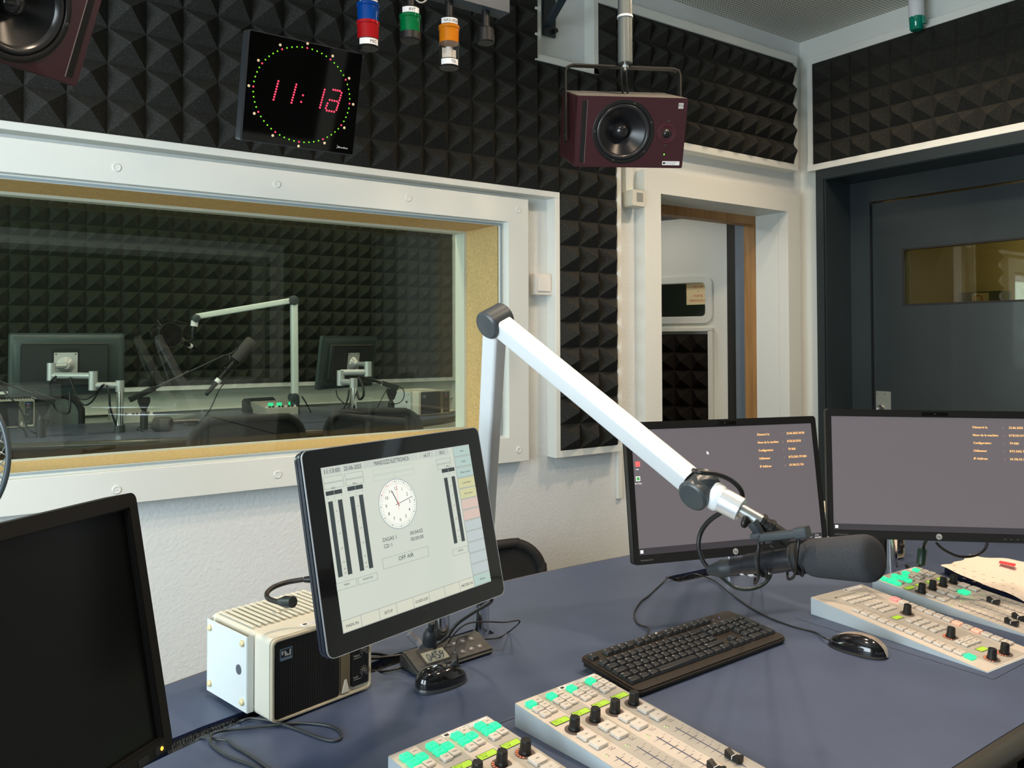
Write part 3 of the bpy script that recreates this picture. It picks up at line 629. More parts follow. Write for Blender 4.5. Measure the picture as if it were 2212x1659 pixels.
T1 = tower(795, 106, [(lens('red_lens', (.55, .01, .015)), 'red_lens'), (lens('blue_lens', (.0, .07, .40)), 'blue_lens')], 'signal lamp with blue lens over red lens and MIC label', 'MIC', .0275); coll(*T1, 'SONNERIE')
T2 = tower(886, 90, [(lens('green_lens', (.0, .22, .06)), 'green_lens')], 'signal lamp with single green lens and AVT label', None, .0265); coll(*T2, 'AVT')
T3 = tower(970, 148, [(glass_mat('clear_lens', (.82, .80, .76), 1.6, .1), 'clear_lens'), (lens('amber_lens', (.85, .28, .01)), 'amber_lens')], 'signal lamp with amber lens over clear lens and TEL label', 'TEL', .0268); coll(*T3, 'VIASUISSE')
T4 = tower(1049, 94, [], 'signal lamp base without any lens at the rail\'s right end', None, .0245); coll(*T4)
b = MB(); q = at(905, -5, 1, 1.83); b.tube([q+V((-.012, 0, .02)), q+V((-.012, 0, -.002)), q+V((.003, 0, -.012)), q+V((.02, 0, -.002)), q+V((.03, 0, .02))], .0022); tag(b.build('rail_cable', mat('grey_cable', (.4, .4, .38), .5), smooth=60), 'short loop of grey cable below the rail between AVT and amber lamps', 'cable')

# ================================================================ THE DESK
D = .745
def P(x, y, z=D): return at(x, y, 2, z)
def back(x): return 1.833-.15*(x-1.47)**2
out = [(x*.1, back(x*.1)) for x in range(-9, 31)]
front = [(3.0, .80), (2.4, .68), (1.9, .652), (1.4, .645), (1.0, .640), (.5, .655), (.0, .72), (-.45, .86), (-.9, 1.05)]
def smoothline(pts, sub=6):
    b = MB(); Pn = [V((x, y, 0)) for x, y in pts]; Q = []; m = len(Pn)
    for i in range(m-1):
        a, c, d, e = Pn[max(i-1, 0)], Pn[i], Pn[i+1], Pn[min(i+2, m-1)]
        for j in range(sub): t = j/sub; v = .5*((2*c)+(d-a)*t+(2*a-5*c+4*d-e)*t*t+(3*c-a-3*d+e)*t**3); Q.append((v.x, v.y))
    Q.append((Pn[-1].x, Pn[-1].y)); return Q
fr = smoothline(front)
outer = out+fr
t1b = [P(371, 1596), P(440, 1568), P(512, 1542), P(680, 1478), P(846, 1415), P(930, 1388), P(989, 1370), P(1045, 1352)]
t1f = [P(371, 1627), P(440, 1596), P(508, 1567), P(530, 1558), P(796, 1456), P(870, 1430), P(1000, 1392), P(1068, 1368)]
hole1 = [(-.12, 1.235)]+[(q.x, q.y) for q in t1b]+[(q.x, q.y) for q in reversed(t1f)]+[(-.10, 1.20)]
t2b = [P(1436, 1247), P(1530, 1227), P(1620, 1211), P(1900, 1178)]; t2f = [P(1466, 1258), P(1530, 1244), P(1640, 1228), P(1900, 1193)]
hole2 = [(q.x, q.y) for q in t2b]+[(q.x, q.y) for q in reversed(t2f)]
def slab(loops, z0, z1):
    b = MB(); b.norec = 1; tri = geometry.tessellate_polygon([[V((x, y, 0)) for x, y in L] for L in loops]); flat = [q for L in loops for q in L]; n = len(flat)
    b.v += [V((x, y, z1)) for x, y in flat]+[V((x, y, z0)) for x, y in flat]
    for a, c, d in tri:
        pa, pb, pc_ = flat[a], flat[c], flat[d]
        if (pb[0]-pa[0])*(pc_[1]-pa[1])-(pb[1]-pa[1])*(pc_[0]-pa[0]) < 0: c, d = d, c
        b.f += [(a, c, d), (d+n, c+n, a+n)]; b.mi += [0, 0]
    k = 0
    for li, L in enumerate(loops):
        for i in range(len(L)): a = k+i; c = k+(i+1) % len(L); b.f.append((a, c, c+n, a+n)); b.mi.append(0 if li == 0 else 1)
        k += len(L)
    return b
dk = thing('studio_desk', 'large curved slate-blue desk with cable troughs filling the foreground', 'desk')
slab([outer, hole1, hole2], D-.028, D).build('desktop', [DESK, BLUEEDGE], dk)
b = MB(); b.tube([(x, y+.0015, D-.0012) for x, y in out], .0018, 6, 1); b.build('laminate_lip', EDGE, dk)
b = MB(); b.tube([(x, y-.004, D-.022) for x, y in fr], .0215, 16, 1); b.build('front_bumper', BUMPER, dk, smooth=60)
for hl, nm in ((hole1, 0), (hole2, 1)):
    b = MB(); b.prism([(x, y) for x, y in hl], D-.10, D-.096); b.build('trough_floor', mat('trough_black', (.006, .006, .006), .9), dk)
b = MB(); rs = random.Random(3)
def bristles(A, Bk, n):
    for i in range(n):
        s = rs.random()*(len(A)-1); j = int(s); f = s-j; j2 = min(j+1, len(A)-1)
        pa = V(A[j]).lerp(V(A[j2]), f); pb = V(Bk[j]).lerp(V(Bk[j2]), f); side = rs.random() < .5
        q0, q1 = (pa, pb) if side else (pb, pa)
        d = (q1-q0)*(.55+.25*rs.random()); tz = -.012-.02*rs.random(); wdt = V((.0007, .0004, 0)); sk = V((rs.uniform(-.012, .012), 0, 0))
        z0 = V((0, 0, -.004-.006*rs.random()))
        b.quad(q0+z0-wdt, q0+z0+wdt, q0+d*.5+z0+wdt+sk*.5+V((0, 0, .002)), q0+d*.5+z0-wdt+sk*.5+V((0, 0, .002))); b.quad(q0+d*.5+z0-wdt+sk*.5+V((0, 0, .002)), q0+d*.5+z0+wdt+sk*.5+V((0, 0, .002)), q0+d+sk+V((0, 0, tz)), q0+d+sk+V((0, 0, tz)))
bristles(t1f, t1b, 5200); bristles(t2f, t2b, 1200)
o = b.build('brush_bristles', mat('bristle', (.012, .013, .016), .35, coat=.3), dk); o['kind'] = 'stuff'
b = MB(); b.box(.2, 2.7, 1.25, 1.29, 0, D-.03); b.box(.15, .19, .85, 1.5, 0, D-.03); b.box(2.6, 2.64, .85, 1.5, 0, D-.03); b.build('leg_panel', BLACKM, dk)
b = MB(); b.box(1.55, 1.60, .70, 1.2, 0, D-.03); b.build('leg_panel', BLACKM, dk)
# router-cut seams on the desktop
for a, c in ((P(2146, 1468), P(1716, 1335)), (P(2146, 1468), P(2212, 1433)), (P(1072, 1566), P(1112, 1551))):
    b = MB(); d = (c-a).normalized(); n_ = V((-d.y, d.x, 0))*.0006; b.quad(a-n_+V((0, 0, .0004)), a+n_+V((0, 0, .0004)), c+n_+V((0, 0, .0004)), c-n_+V((0, 0, .0004)))
    b.build('desktop_seam', mat('seam', (.012, .014, .02), .7), dk)

# ================================================================ CHAIR
def chair(T, label, w=.46, h=.50, zb=.52, mat_m=MESHC, grp='mesh-back office chairs', zs=.46, low=0):
    t = thing('office_chair', label, 'chair', T, grp)       # local: x right, y backwards, z up; origin on the floor
    L = [(x, .23+.035*(1-(2*x/w)**2)+(zb+z)*.06, zb+z) for x, z in rr(-w/2, w/2, 0, h, .10, 6)]
    b = MB(); b.tube(L, .017, 10, 2, closed=True); b.build('backrest_frame', BLACKM, t, smooth=60)
    b = MB(); nx, nz = 14, 12; lim = rr(-w/2, w/2, 0, h, .10, 6)
    for i in range(nx):
        for j in range(nz):
            def g(a, c):
                z = h*c/nz; hw = w/2
                dz = min(z, h-z)
                if dz < .10: hw -= .10-math.sqrt(max(.10**2-(.10-dz)**2, 0))
                x = -hw+2*hw*a/nx; return (x, .23+.035*(1-(2*x/w)**2)+(zb+z)*.06, zb+z)
            b.quad(g(i, j), g(i+1, j), g(i+1, j+1), g(i, j+1))
    b.build('backrest_mesh', mat_m, t)
    b = MB(); b.rrect(-.24, .24, -.26, .22, zs-.06, zs, .09); b.build('seat', mat('seat_fabric', (.012, .012, .013), .9), t, bevel=.02)
    b = MB(); b.tube([(0, .10, zs-.08), (0, .27, zs-.04), (0, .275, zb+.16)], .022, 10, 5); b.build('backrest_stem', BLACK, t, smooth=60)
    b = MB(); b.cyl((0, 0, .10), (0, 0, zs-.05), .026); b.build('gas_post', STEEL, t, smooth=40)
    for i in range(5):
        a = 2*pi*i/5; b = MB(); b.tube([(0, 0, .11), (.29*cos(a), .29*sin(a), .075)], .018, 8); l = b.build('base_leg', BLACK, t, smooth=60)
        b = MB(); b.cyl((.29*cos(a)-.02*sin(a), .29*sin(a)+.02*cos(a), .03), (.29*cos(a)+.02*sin(a), .29*sin(a)-.02*cos(a), .03), .029); q = b.build('caster', BLACK, l, smooth=40)
    return t
cc = at(1112, 1160, 1, 2.16); CH = chair(zframe((cc.x-.165, 2.16-.28, 0), rad(-6)), 'black mesh-back office chair half hidden behind the touch-screen monitor', h=.46, zb=cc.z-.48, zs=.42, w=.44)
# ================================================================ MONITORS
def scr_mat(name, col, es, grad=None):
    return mat(name, tuple(x*.3 for x in col), .25, emit=col, es=es)
def hp_monitor(T, label, left_icons=False, tray=False):
    t = thing('computer_monitor', label, 'monitor', T, 'black widescreen monitors with grey desktops')
    o = rr(-.2515, .2515, -.1525, .1525, .008, 5)
    b = MB(); b.rframe(o, rr(-.238, .238, -.1325, .1355, .0005, 5), -.016, .002); b.build('bezel', mat('hp_bezel', (.010, .010, .010), .3), t, bevel=.0015)
    b = MB(); b.rrect(-.2515, .2515, -.1525, .1525, -.020, -.014, .008); b.frust((0, 0, 0), .36, .21, .030, .30, .16, M.Translation((0, 0, -.02)) @ M.Rotation(pi, 4, 'X')); b.build('rear_shell', BLACK, t, bevel=.002)
    b = MB(); b.box(-.239, .239, -.1335, .1365, -.006, -.0006); b.build('screen', scr_mat('hp_desktop', (.150, .135, .145), .82), t)
    b = MB(); b.box(-.238, .238, -.1325, -.1185, -.0005, -.0002); b.build('taskbar', scr_mat('hp_taskbar', (.048, .043, .050), .8), t)
    rows = [('Démarré le', '23.06.2025 09:20'), ('Nom de la machine', 'RTSC012743'), ('Configuration', 'TP-R81'), ('Utilisateur', 'RTS-DIG-TP-R81'), ('IP Address', '10.106.52.126')]
    b = MB()
    for k, (a, c) in enumerate(rows):
        y = .1115-.0183*k; b.text(a, .0855, y, .0052); b.text(':', .1540, y, .0052); b.text(c, .1665, y, .0052)
        b.text(a, .0858, y, .0052); b.text(c, .1668, y, .0052)
    b.build('desktop_text', mat('orange_text', (.8, .5, .2), .5, emit=(.95, .50, .17), es=.95), t)
    b = MB(); 
    for x, y in ((0, 0), (.0036, 0), (0, .0036), (.0036, .0036)): b.box(-.2345+x, -.2345+x+.0031, -.1290+y, -.1290+y+.0031, 0, .0003)
    if tray:
        b.text('FRA', .202, -.1275, .003); b.text('11:13', .219, -.1245, .003); b.text('25.06.2025', .2165, -.1300, .003)
        b.add([(-.052, .082, .0003), (-.052, .0745, .0003), (-.050, .0763, .0003), (-.0483, .0735, .0003), (-.0472, .0741, .0003), (-.0487, .0770, .0003), (-.0462, .0772, .0003)], [(0, 1, 2, 3, 4, 5, 6)])
    b.build('desktop_symbols', mat('white_glow', (.8, .8, .8), .5, emit=(.85, .85, .9), es=.9), t)
    if left_icons:
        b = MB(); b.box(-.2325, -.2215, .0555, .0665, 0, .0004); b.build('icon', mat('red_icon', (.8, .1, .1), .5, emit=(.85, .10, .10), es=.8), t)
        b = MB(); b.box(-.2335, -.2235, .0245, .0345, 0, .0003); b.cur = 0; b.build('icon', mat('white_glow', (1, 1, 1)), t)
        b = MB(); b.box(-.2322, -.2248, .0258, .0332, .0003, .0006); b.build('icon', mat('icon_green', (.05, .2, .05), .5, emit=(.05, .30, .08), es=.8), t)
        b = MB(); b.text('Help', -.2285, .0485, .0028, align='c'); b.text('Start Digas', -.2285, .0180, .0028, align='c'); b.build('icon_captions', mat('white_glow', (1, 1, 1)), t)
    b = MB(); b.lathe([(.0068, .0021), (.0068, .0026), (.0001, .0027)], M.Translation((0, -.1425, 0)), 30); b.build('round_badge', mat('badge_silver', (.55, .56, .55), .35, .4), t)
    b = MB(); b.text('hp', 0, -.1450, .0062, align='c', z=.0029, w=.0085); b.build('badge_letters', BLACKM, t)
    b = MB(); b.text('EliteDisplay E221c', -.236, -.1445, .0030, z=.0024); b.build('bezel_lettering', mat('bezel_grey', (.22, .22, .22), .5), t)
    b = MB(); b.rrect(-.030, .030, .1395, .1475, .002, .0026, .001); b.build('webcam_window', GLOSSB, t)
    b = MB(); b.lathe([(.0016, .0026), (.0016, .003), (.0001, .003)], M.Translation((0, .1435, 0)), 12); b.build('webcam', GREYPL, t)
    b = MB(); 
    for i in range(5): b.box(.145+.014*i, .1485+.014*i, -.1445, -.1435, .002, .0024)
    b.build('menu_marks', mat('bezel_grey', (.2, .2, .2)), t)
    # arm pole down to the desk
    return t
def pole(t, mp, r=.017, ang=0, h=.11, D_=D):
    """chrome pole standing on the desk behind a monitor, with an arm to its back"""
    Ti = t.matrix_world.inverted(); zt = mp.z
    b = MB(); b.cyl((mp.x, mp.y, D_), (mp.x, mp.y, D_+h), r+.004, n=24, T=Ti); b.build('pole_sleeve', CHROME, t, smooth=40)
    b = MB(); b.cyl((mp.x, mp.y, D_+h), (mp.x, mp.y, zt), r, n=24, T=Ti); b.build('pole', CHROME, t, smooth=40)
    bk_ = t.matrix_world @ V((0, 0, -.045)); b = MB(); b.tube([(mp.x, mp.y, zt-.03), (bk_.x, bk_.y, bk_.z)], .014, 10, T=Ti); b.build('arm', SILVER, t, smooth=60)
HP1 = frame((1.4759, 1.2468, 1.0571), (.9577773508758911, -.2874997981293088, -.0025322371), (.0432676138652023, .13542348429947929, .9898426104642093), (-.2842366263161241, -.9481583970918548, .1421449762905206))
HP2 = frame((1.9373, 1.016, 1.0689), (.7527122624725079, -.6582982510591786, -.008225726469), (.05619109177376341, .05179119133886149, .9970758415010234), (-.6559472624600174, -.7509734250638489, .07597436224859523))
m1 = hp_monitor(HP1, 'widescreen monitor with grey desktop behind the studio microphone, left of its twin', True, True)
m2 = hp_monitor(HP2, 'widescreen monitor with grey desktop cut off by the right edge of the picture')
pole(m1, V((1.775, 1.50, 1.05)), .013); pole(m2, V((2.20, 1.285, 1.05)), .013)

# dark monitor at the left
ML = yframe((.0402, 1.0177, 1.0239), rad(37.493), rad(11.04))
ml = thing('computer_monitor', 'large switched-off black monitor cut by the lower left edge, with orange power light', 'monitor', ML)
o = rr(-.2537, .2537, -.1678, .1678, .010, 5)
b = MB(); b.rframe(o, rr(-.2365, .2365, -.148, .148, .0006, 5), -.018, .0015); b.build('bezel', mat('matte_bezel', (.006, .0055, .0045), .5, spec=.3), ml, bevel=.0018)
b = MB(); b.rrect(-.2537, .2537, -.1678, .1678, -.045, -.017, .010); b.frust((0, 0, 0), .40, .26, .03, .26, .16, M.Translation((0, 0, -.045)) @ M.Rotation(pi, 4, 'X')); b.build('rear_shell', GREYPL, ml, bevel=.002)
b = MB(); b.box(-.238, .238, -.149, .149, -.012, -.008); b.build('screen', mat('dark_screen', (.003, .004, .0035), .3, spec=.22), ml)
b = MB(); b.rrect(.2195, .2375, -.1650, -.1545, .0015, .0021, .0015); b.build('power_button', BLACK, ml)
b = MB(); b.lathe([(.0026, .0021), (.0022, .0027), (.0001, .0029)], M.Translation((.2311, -.1597, 0)), 14); b.build('power_light', ORANGE_LED, ml)
b = MB(); b.rrect(.1905, .2075, -.1650, -.1560, .0015, .0021, .0015); b.build('menu_button', BLACK, ml)
q = ML.translation+V((-.11, .13, 0)); Ti = ML.inverted(); b = MB(); b.tube([ML @ V((0, 0, -.07)), V((.0, 1.11, .95))], .02, 10, T=Ti); b.cyl((.0, 1.11, D), (.0, 1.11, .98), .022, T=Ti); b.build('stand_neck', GREYPL, ml, smooth=40)
b = MB(); b.cyl((.0, 1.11, D), (.0, 1.11, D+.012), .10, n=36, T=Ti); b.build('stand_base', GREYPL, ml, smooth=40)

# touch screen monitor
EL = frame((.6025, 1.1275, 1.1004), (.9680067949572788, .25063232892094045, .01209465238), (-.0645788270807038, .20226383021646918, .9771995282842926), (.24247148287874437, -.9467168418729164, .21197830384708276))
el = thing('touch_monitor', 'black touch-screen monitor showing a mixer display with a round clock face', 'monitor', EL)
b = MB(); b.rrect(-.1805, .1805, -.1405, .1405, -.0025, .0, .011); b.build('front_glass', GLOSSB, el, bevel=.0008)
b = MB(); b.rrect(-.1815, .1815, -.1415, .1415, -.013, -.0028, .012); b.rrect(-.180, .180, -.140, .140, -.022, -.013, .012); b.build('housing', mat('elo_edge', (.02, .025, .035), .22, coat=.4), el, bevel=.002)
b = MB(); b.rrect(-.155, .155, -.115, .115, -.050, -.022, .02); b.build('rear_shell', BLACK, el, bevel=.004)
b = MB(); b.rframe(rr(-.1812, .1812, -.1412, .1412, .0115, 5), rr(-.1803, .1803, -.1403, .1403, .0108, 5), -.0026, .0003); b.build('silver_edge', mat('silver_edge', (.5, .52, .55), .25, .6), el)
def EM(n, c, k=1.0): return mat(n, tuple(x*.25 for x in c), .3, emit=c, es=k)
SB = EM('ui_background', (.545, .590, .525), .95)
b = MB(); b.box(-.152, .152, -.114, .114, .0001, .0004); b.build('screen', SB, el)
def e(zx, zy): return uv(EL, 620+zx/3.687, 900+zy/3.687)
def e2(zx, zy): return uv(EL, 720+zx/5.53, 1280+zy/5.53)
UI = {}
def ui(m): 
    if m not in UI: UI[m] = MB()
    return UI[m]
UIN = {}
def uib(m, *a):
    q = MB(); q.box(*a); UIN.setdefault(m, []).append(q)
def uis(*a, **k): q = MB(); q.text(*a, **k); UIN.setdefault('ink', []).append(q)
def uir(m, a, c, z=.0006, ee=e, pad=0):
    (x0, y0), (x1, y1) = ee(*a), ee(*c); x0, x1 = sorted((x0, x1)); y0, y1 = sorted((y0, y1)); ui(m).box(x0, x1, y0, y1, z-.0001, z)
def uio(a, c, ee=e, wd=.0003):
    (x0, y0), (x1, y1) = ee(*a), ee(*c); x0, x1 = sorted((x0, x1)); y0, y1 = sorted((y0, y1)); m = ui('line')
    m.rframe(rect4(x0, x1, y0, y1), rect4(x0+wd, x1-wd, y0+wd, y1-wd), .0005, .0007)
def uit(s, c, h, m='ink', ee=e, w=None):
    x, y = ee(*c); uis(s, x, y-h/2, h, align='c', z=.0009, w=w)
def fx(f): return -.152+.304*f
def fy(f): return .114-.228*f
# header
for x0, x1 in ((0, .118), (.123, .238), (.243, .61), (.615, .725), (.73, .835)): uib('head', fx(x0)+.0004, fx(x1), fy(.048), fy(0), .0004, .0006)
hy = fy(.0265)
for s, f, h, wd in (('11:13:00', .060, .0062, .027), ('25-06-2025', .182, .0062, .032), ('MANDOZZI ELETTRONICA', .43, .0064, .070), ('v6.17', .672, .0058, .014), ('RS1', .785, .0055, .010)): uis(s, fx(f), hy-h/2, h, align='c', z=.0009, w=wd)
def bars(xa, xb, y0, y1, s, top):   # twin bars, scale numbers, balance meter
    uib('bar', xa, xa+.0075, y0, y1, .0005, .0007); uib('bar', xb, xb+.0075, y0, y1, .0005, .0007)
    cx = (xa+xb+.0075)/2; uib('bar', xa-.002, cx-.0003, y1+.0085, y1+.0145, .0005, .0007); uib('bar', cx+.0003, xb+.0095, y1+.0085, y1+.0145, .0005, .0007)
    ui('ink').text(top, cx, y1+.0165, .0028, align='c', z=.0009)
    ui('ink').text('-5', xa-.001, y1+.0045, .0018, z=.0009); ui('ink').text('0', cx, y1+.0045, .0018, align='c', z=.0009); ui('ink').text('+5', xb+.006, y1+.0045, .0018, z=.0009)
    H = y1-y0
    for k, f in (('5', 0), ('-0-', .14), ('-5', .285), ('-10', .44), ('-20', .64), ('-30', .82), ('-40', .91), ('-50', .965)): ui('ink').text(k, cx, y1-H*f-.001, .0022, align='c', z=.0009)
    for i in range(26): ui('ink').box(cx-.0052, cx-.0042, y1-H*.011*i-.0001, y1-H*.011*i+.0001, .0008, .0009); ui('ink').box(cx+.0042, cx+.0052, y1-H*.011*i-.0001, y1-H*.011*i+.0001, .0008, .0009)
for za, zb, zc, s in (((325, 680), (402, 660), (408, 1282), 'REC'), ((497, 640), (570, 628), (580, 1232), 'PRG'), ((1247, 490), (1308, 480), (1326, 1014), 'PRG')):
    (xa, y1), (xb, _), (_, y0) = e(*za), e(*zb), e(*zc); bars(xa, xb, y0, y1, 0, s)
for x0, x1 in ((.004, .118), (.130, .238)):
    m_ = ui('line')
    for y0 in (.060, .100): m_.rframe(rect4(fx(x0), fx(x1), fy(y0+.036), fy(y0)), rect4(fx(x0)+.0003, fx(x1)-.0003, fy(y0+.036)+.0003, fy(y0)-.0003), .0005, .0007)
m_ = ui('faint')
for R_ in ((.30, .57, .065, .10), (.30, .435, .105, .14), (.435, .57, .105, .14), ): m_.rframe(rect4(fx(R_[0]), fx(R_[1]), fy(R_[3]), fy(R_[2])), rect4(fx(R_[0])+.0003, fx(R_[1])-.0003, fy(R_[3])+.0003, fy(R_[2])-.0003), .0005, .0007)
m_ = ui('line')
for R_ in ((.735, .838, .070, .105), (.735, .838, .108, .143)): m_.rframe(rect4(fx(R_[0]), fx(R_[1]), fy(R_[3]), fy(R_[2])), rect4(fx(R_[0])+.0003, fx(R_[1])-.0003, fy(R_[3])+.0003, fy(R_[2])-.0003), .0005, .0007)
ox, oy = e(946, 1113); m_.rframe(rect4(ox-.046, ox+.046, oy-.009, oy+.006), rect4(ox-.0457, ox+.0457, oy-.0087, oy+.0057), .0005, .0007)
for s, z in (('MAIN', (473, 1335)), ('MONITOR', (642, 1287)), ('METER', (1380, 1065))):
    x, y = e(*z); uis(s, x, y-.0013, .0028, align='c', z=.0009); ui('line').rframe(rect4(x-.0175, x+.0175, y-.0055, y+.0045), rect4(x-.0172, x+.0172, y-.0052, y+.0042), .0005, .0007)
for s, z, h in (('DIGAS 1', (815, 970), .0056), ('00:04:02', (1028, 916), .0056), ('CD 1', (801, 1027), .0056), ('00:00:00', (1034, 964), .0056), ('OFF AIR', (946, 1113), .0062)): uit(s, z, h)
# clock face
cxk, cyk = e(882, 693); RC = .0338
def disc(m, cx, cy, r, z, n=44): ui(m).lathe([(r, z-.0001), (r, z), (.0001, z)], M.Translation((cx, cy, 0)), n)
disc('rim', cxk, cyk, RC*1.13, .0006); disc('face', cxk, cyk, RC*1.07, .0007)
for i in range(60):
    a = 2*pi*i/60; m = 'green' if 0 <= i <= 48 else 'red'
    if i % 5 == 0: m += 'd'
    disc(m, cxk+RC*sin(a), cyk+RC*cos(a), .00095 if i % 5 == 0 else .00075, .0009, 8)
    T_ = M.Translation((cxk, cyk, 0)) @ M.Rotation(-a, 4, 'Z'); ui('ink').box(-.00012, .00012, RC*.87, RC*.94, .0008, .0009, T_)
for i in range(1, 13): ui('ink').text(str(i), cxk+RC*.70*sin(pi*i/6), cyk+RC*.70*cos(pi*i/6)-.0026, .0052, align='c', z=.0010)
def hand(m, a, l, wd, tail=.18, z=.0012): ui(m).box(-wd, wd, -l*tail, l, z-.0001, z, M.Translation((cxk, cyk, 0)) @ M.Rotation(-rad(a), 4, 'Z'))
hand('hand', 336.5, RC*.66, .0007); hand('hand', 78, RC*.92, .0004); hand('redh', 3, RC*.92, .00018, .3, .0014); disc('redh', cxk, cyk, .0013, .0014, 12)
# buttons right column and bottom row
names = ['User', 'Fader', 'Mixer param', 'Load Mixer', 'Save mixer', '', '', '', '', '', '', '', 'DB bus']
cols = ['teal', 'teal', 'teal', 'yel', 'yel', 'pink', 'pink', 'bl', 'bl', 'bl', 'bl', 'bl', 'teal']
for k in range(13):
    y0, y1 = fy(.0768*(k+1))+.0004, fy(.0768*k)-.0004; ui('sh').box(fx(.868), .1519, y0-.0003, y1, .0003, .0005); uib(cols[k], fx(.872), .1515, y0+.0008, y1-.0006, .0005, .0008)
    if names[k]: uis(names[k], fx(.936), (y0+y1)/2-.0014, .0032, align='c', z=.0011)
bn = ['MAIN IN', '', 'SETUP', '', 'SCHEDULER', '', '', 'METER IN']
for k in range(8):
    x0 = fx(.1085*k); x1 = fx(.1085*(k+1)); ui('sh').box(x0, x1, -.1138, fy(.925), .0003, .0005); uib('btn', x0+.0006, x1-.0006, -.113, fy(.929), .0005, .0008)
    if bn[k]: uis(bn[k], (x0+x1)/2, fy(.968)-.001, .0042, align='c', z=.0011, w=(.026 if len(bn[k]) > 7 else None))
um = {'head': EM('ui_head', (.46, .50, .46)), 'ink': EM('ui_ink', (.03, .035, .04)), 'bar': EM('ui_bar', (.040, .052, .055)), 'line': EM('ui_line', (.16, .18, .17)), 'faint': EM('ui_faint', (.40, .44, .40)), 'rim': EM('ui_rim', (.40, .45, .45)), 'face': EM('ui_face', (.78, .80, .74)),
      'green': EM('ui_green', (.20, .34, .24)), 'greend': EM('ui_greend', (.0, .10, .02)), 'red': EM('ui_red', (.62, .22, .22)), 'redd': EM('ui_redd', (.35, .0, .02)), 'hand': EM('ui_hand', (.05, .06, .07)), 'redh': EM('ui_redh', (.7, .06, .05)), 'teal': EM('ui_teal', (.38, .50, .47)), 'yel': EM('ui_yel', (.52, .52, .30)),
      'pink': EM('ui_pink', (.56, .44, .39)), 'bl': EM('ui_bl', (.43, .49, .50)), 'sh': EM('ui_shadow', (.30, .34, .32)), 'btn': EM('ui_btn', (.56, .57, .48))}
nm = {'head': 'display_header', 'ink': 'scale_marks', 'bar': 'level_bar', 'line': 'display_outlines', 'faint': 'display_outlines', 'rim': 'clock_rim', 'face': 'clock_face', 'green': 'clock_ticks', 'greend': 'clock_ticks', 'red': 'clock_ticks', 'redd': 'clock_ticks', 'hand': 'clock_hands', 'redh': 'second_hand', 'teal': 'display_button', 'yel': 'display_button', 'pink': 'display_button', 'bl': 'display_button', 'sh': 'button_shadows', 'btn': 'display_button'}
for k_, m_ in UI.items(): m_.build(nm[k_], um[k_], el)
for k_, l_ in UIN.items():
    for m_ in l_: m_.build('display_text' if k_ == 'ink' else nm[k_], um[k_], el)
b = MB(); lx, ly = uv(EL, 920, 1330); b.rframe(rr(lx-.007, lx+.007, ly-.010, ly+.010, .001, 2), rr(lx-.0064, lx+.0064, ly-.0094, ly+.0094, .0008, 2), .0, .0003); b.text('elo', lx, ly-.004, .0095, align='c', z=.0003, w=.0105); b.build('bezel_logo', mat('elo_logo', (.035, .035, .035), .5), el)
b = MB(); b.lathe([(.0012, 0), (.0001, .001)], M.Translation((.163, -.1412, -.004)), 8); b.build('power_light', GREEN_LED, el)
ep = P(951, 1398); Ti = EL.inverted()
b = MB(); b.cyl(ep, (ep.x, ep.y, .915), .0195, n=28, T=Ti); b.build('pole_sleeve', CHROME, el, smooth=40)
b = MB(); b.cyl((ep.x, ep.y, .90), (ep.x, ep.y, 1.12), .016, n=24, T=Ti); b.tube([(ep.x, ep.y, 1.10), EL @ V((0, 0, -.05))], .016, 10, T=Ti); b.build('support_arm', CHROME, el, smooth=40)
# ================================================================ BOOM ARM AND MICROPHONE
B0 = V((.985, 1.526, D)); EB = V((.769, 1.146, 1.423)); HD = V((.915, .828, 1.172)); B1 = V((B0.x, B0.y, .83))
ba = thing('microphone_boom_arm', 'white jointed boom arm beside the touch screen, holding the big microphone', 'boom arm', M.Translation(B0)); Bi = M.Translation(-B0)
b = MB(); b.cyl(B0, B1, .0175, n=28, T=Bi); b.build('base_post', CHROME, ba, smooth=40)
b = MB(); b.lathe([(.0178, .0), (.0178, .006), (.015, .008)], Bi @ M.Translation(B1), 24); b.build('base_ring', mat('ivory', (.6, .58, .48), .5), ba, smooth=40)
axl = (EB-B1).cross(HD-EB).normalized()
def armseg(p0, p1, ax, w_, h_, r, name, m):
    z = (p1-p0).normalized(); x = ax-z*ax.dot(z); x.normalize(); y = z.cross(x); T = frame(p0, x, y, z)
    b = MB(); b.rrect(-w_/2, w_/2, -h_/2, h_/2, 0, (p1-p0).length, r, Bi @ T, 6); b.build(name, m, ba, smooth=25)
    return z
d0 = (EB-B1).normalized(); d1_ = (HD-EB).normalized()
armseg(B1+d0*.03, EB-d0*.012, axl, .030, .034, .006, 'lower_arm', ALU)
armseg(EB+d1_*.010, HD-d1_*.022, axl, .032, .034, .006, 'upper_arm', ALU)
JM = mat('joint_grey', (.050, .058, .062), .35)
def joint(p, name='joint', r=.0235, L=.044):
    b = MB(); A = Bi @ frame(p, *[c for c in (lambda x: (x, axl.cross(x), axl))(axl.orthogonal().normalized())])
    b.lathe([(r-.004, -L/2-.0016), (r-.0015, -L/2), (r, -L/2+.002), (r, L/2-.002), (r-.0015, L/2), (r-.003, L/2), (r-.004, L/2+.0012), (r*.5, L/2+.0022), (.0001, L/2+.0026)], A, 36); b.lathe([(.0001, -L/2-.003), (r-.004, -L/2-.0014)], A, 36); b.build(name, JM, ba, smooth=30)
joint(EB, 'elbow_joint', .0245); joint(HD, 'head_joint', .0235, .044); joint(B1+d0*.012, 'base_joint', .022, .04)
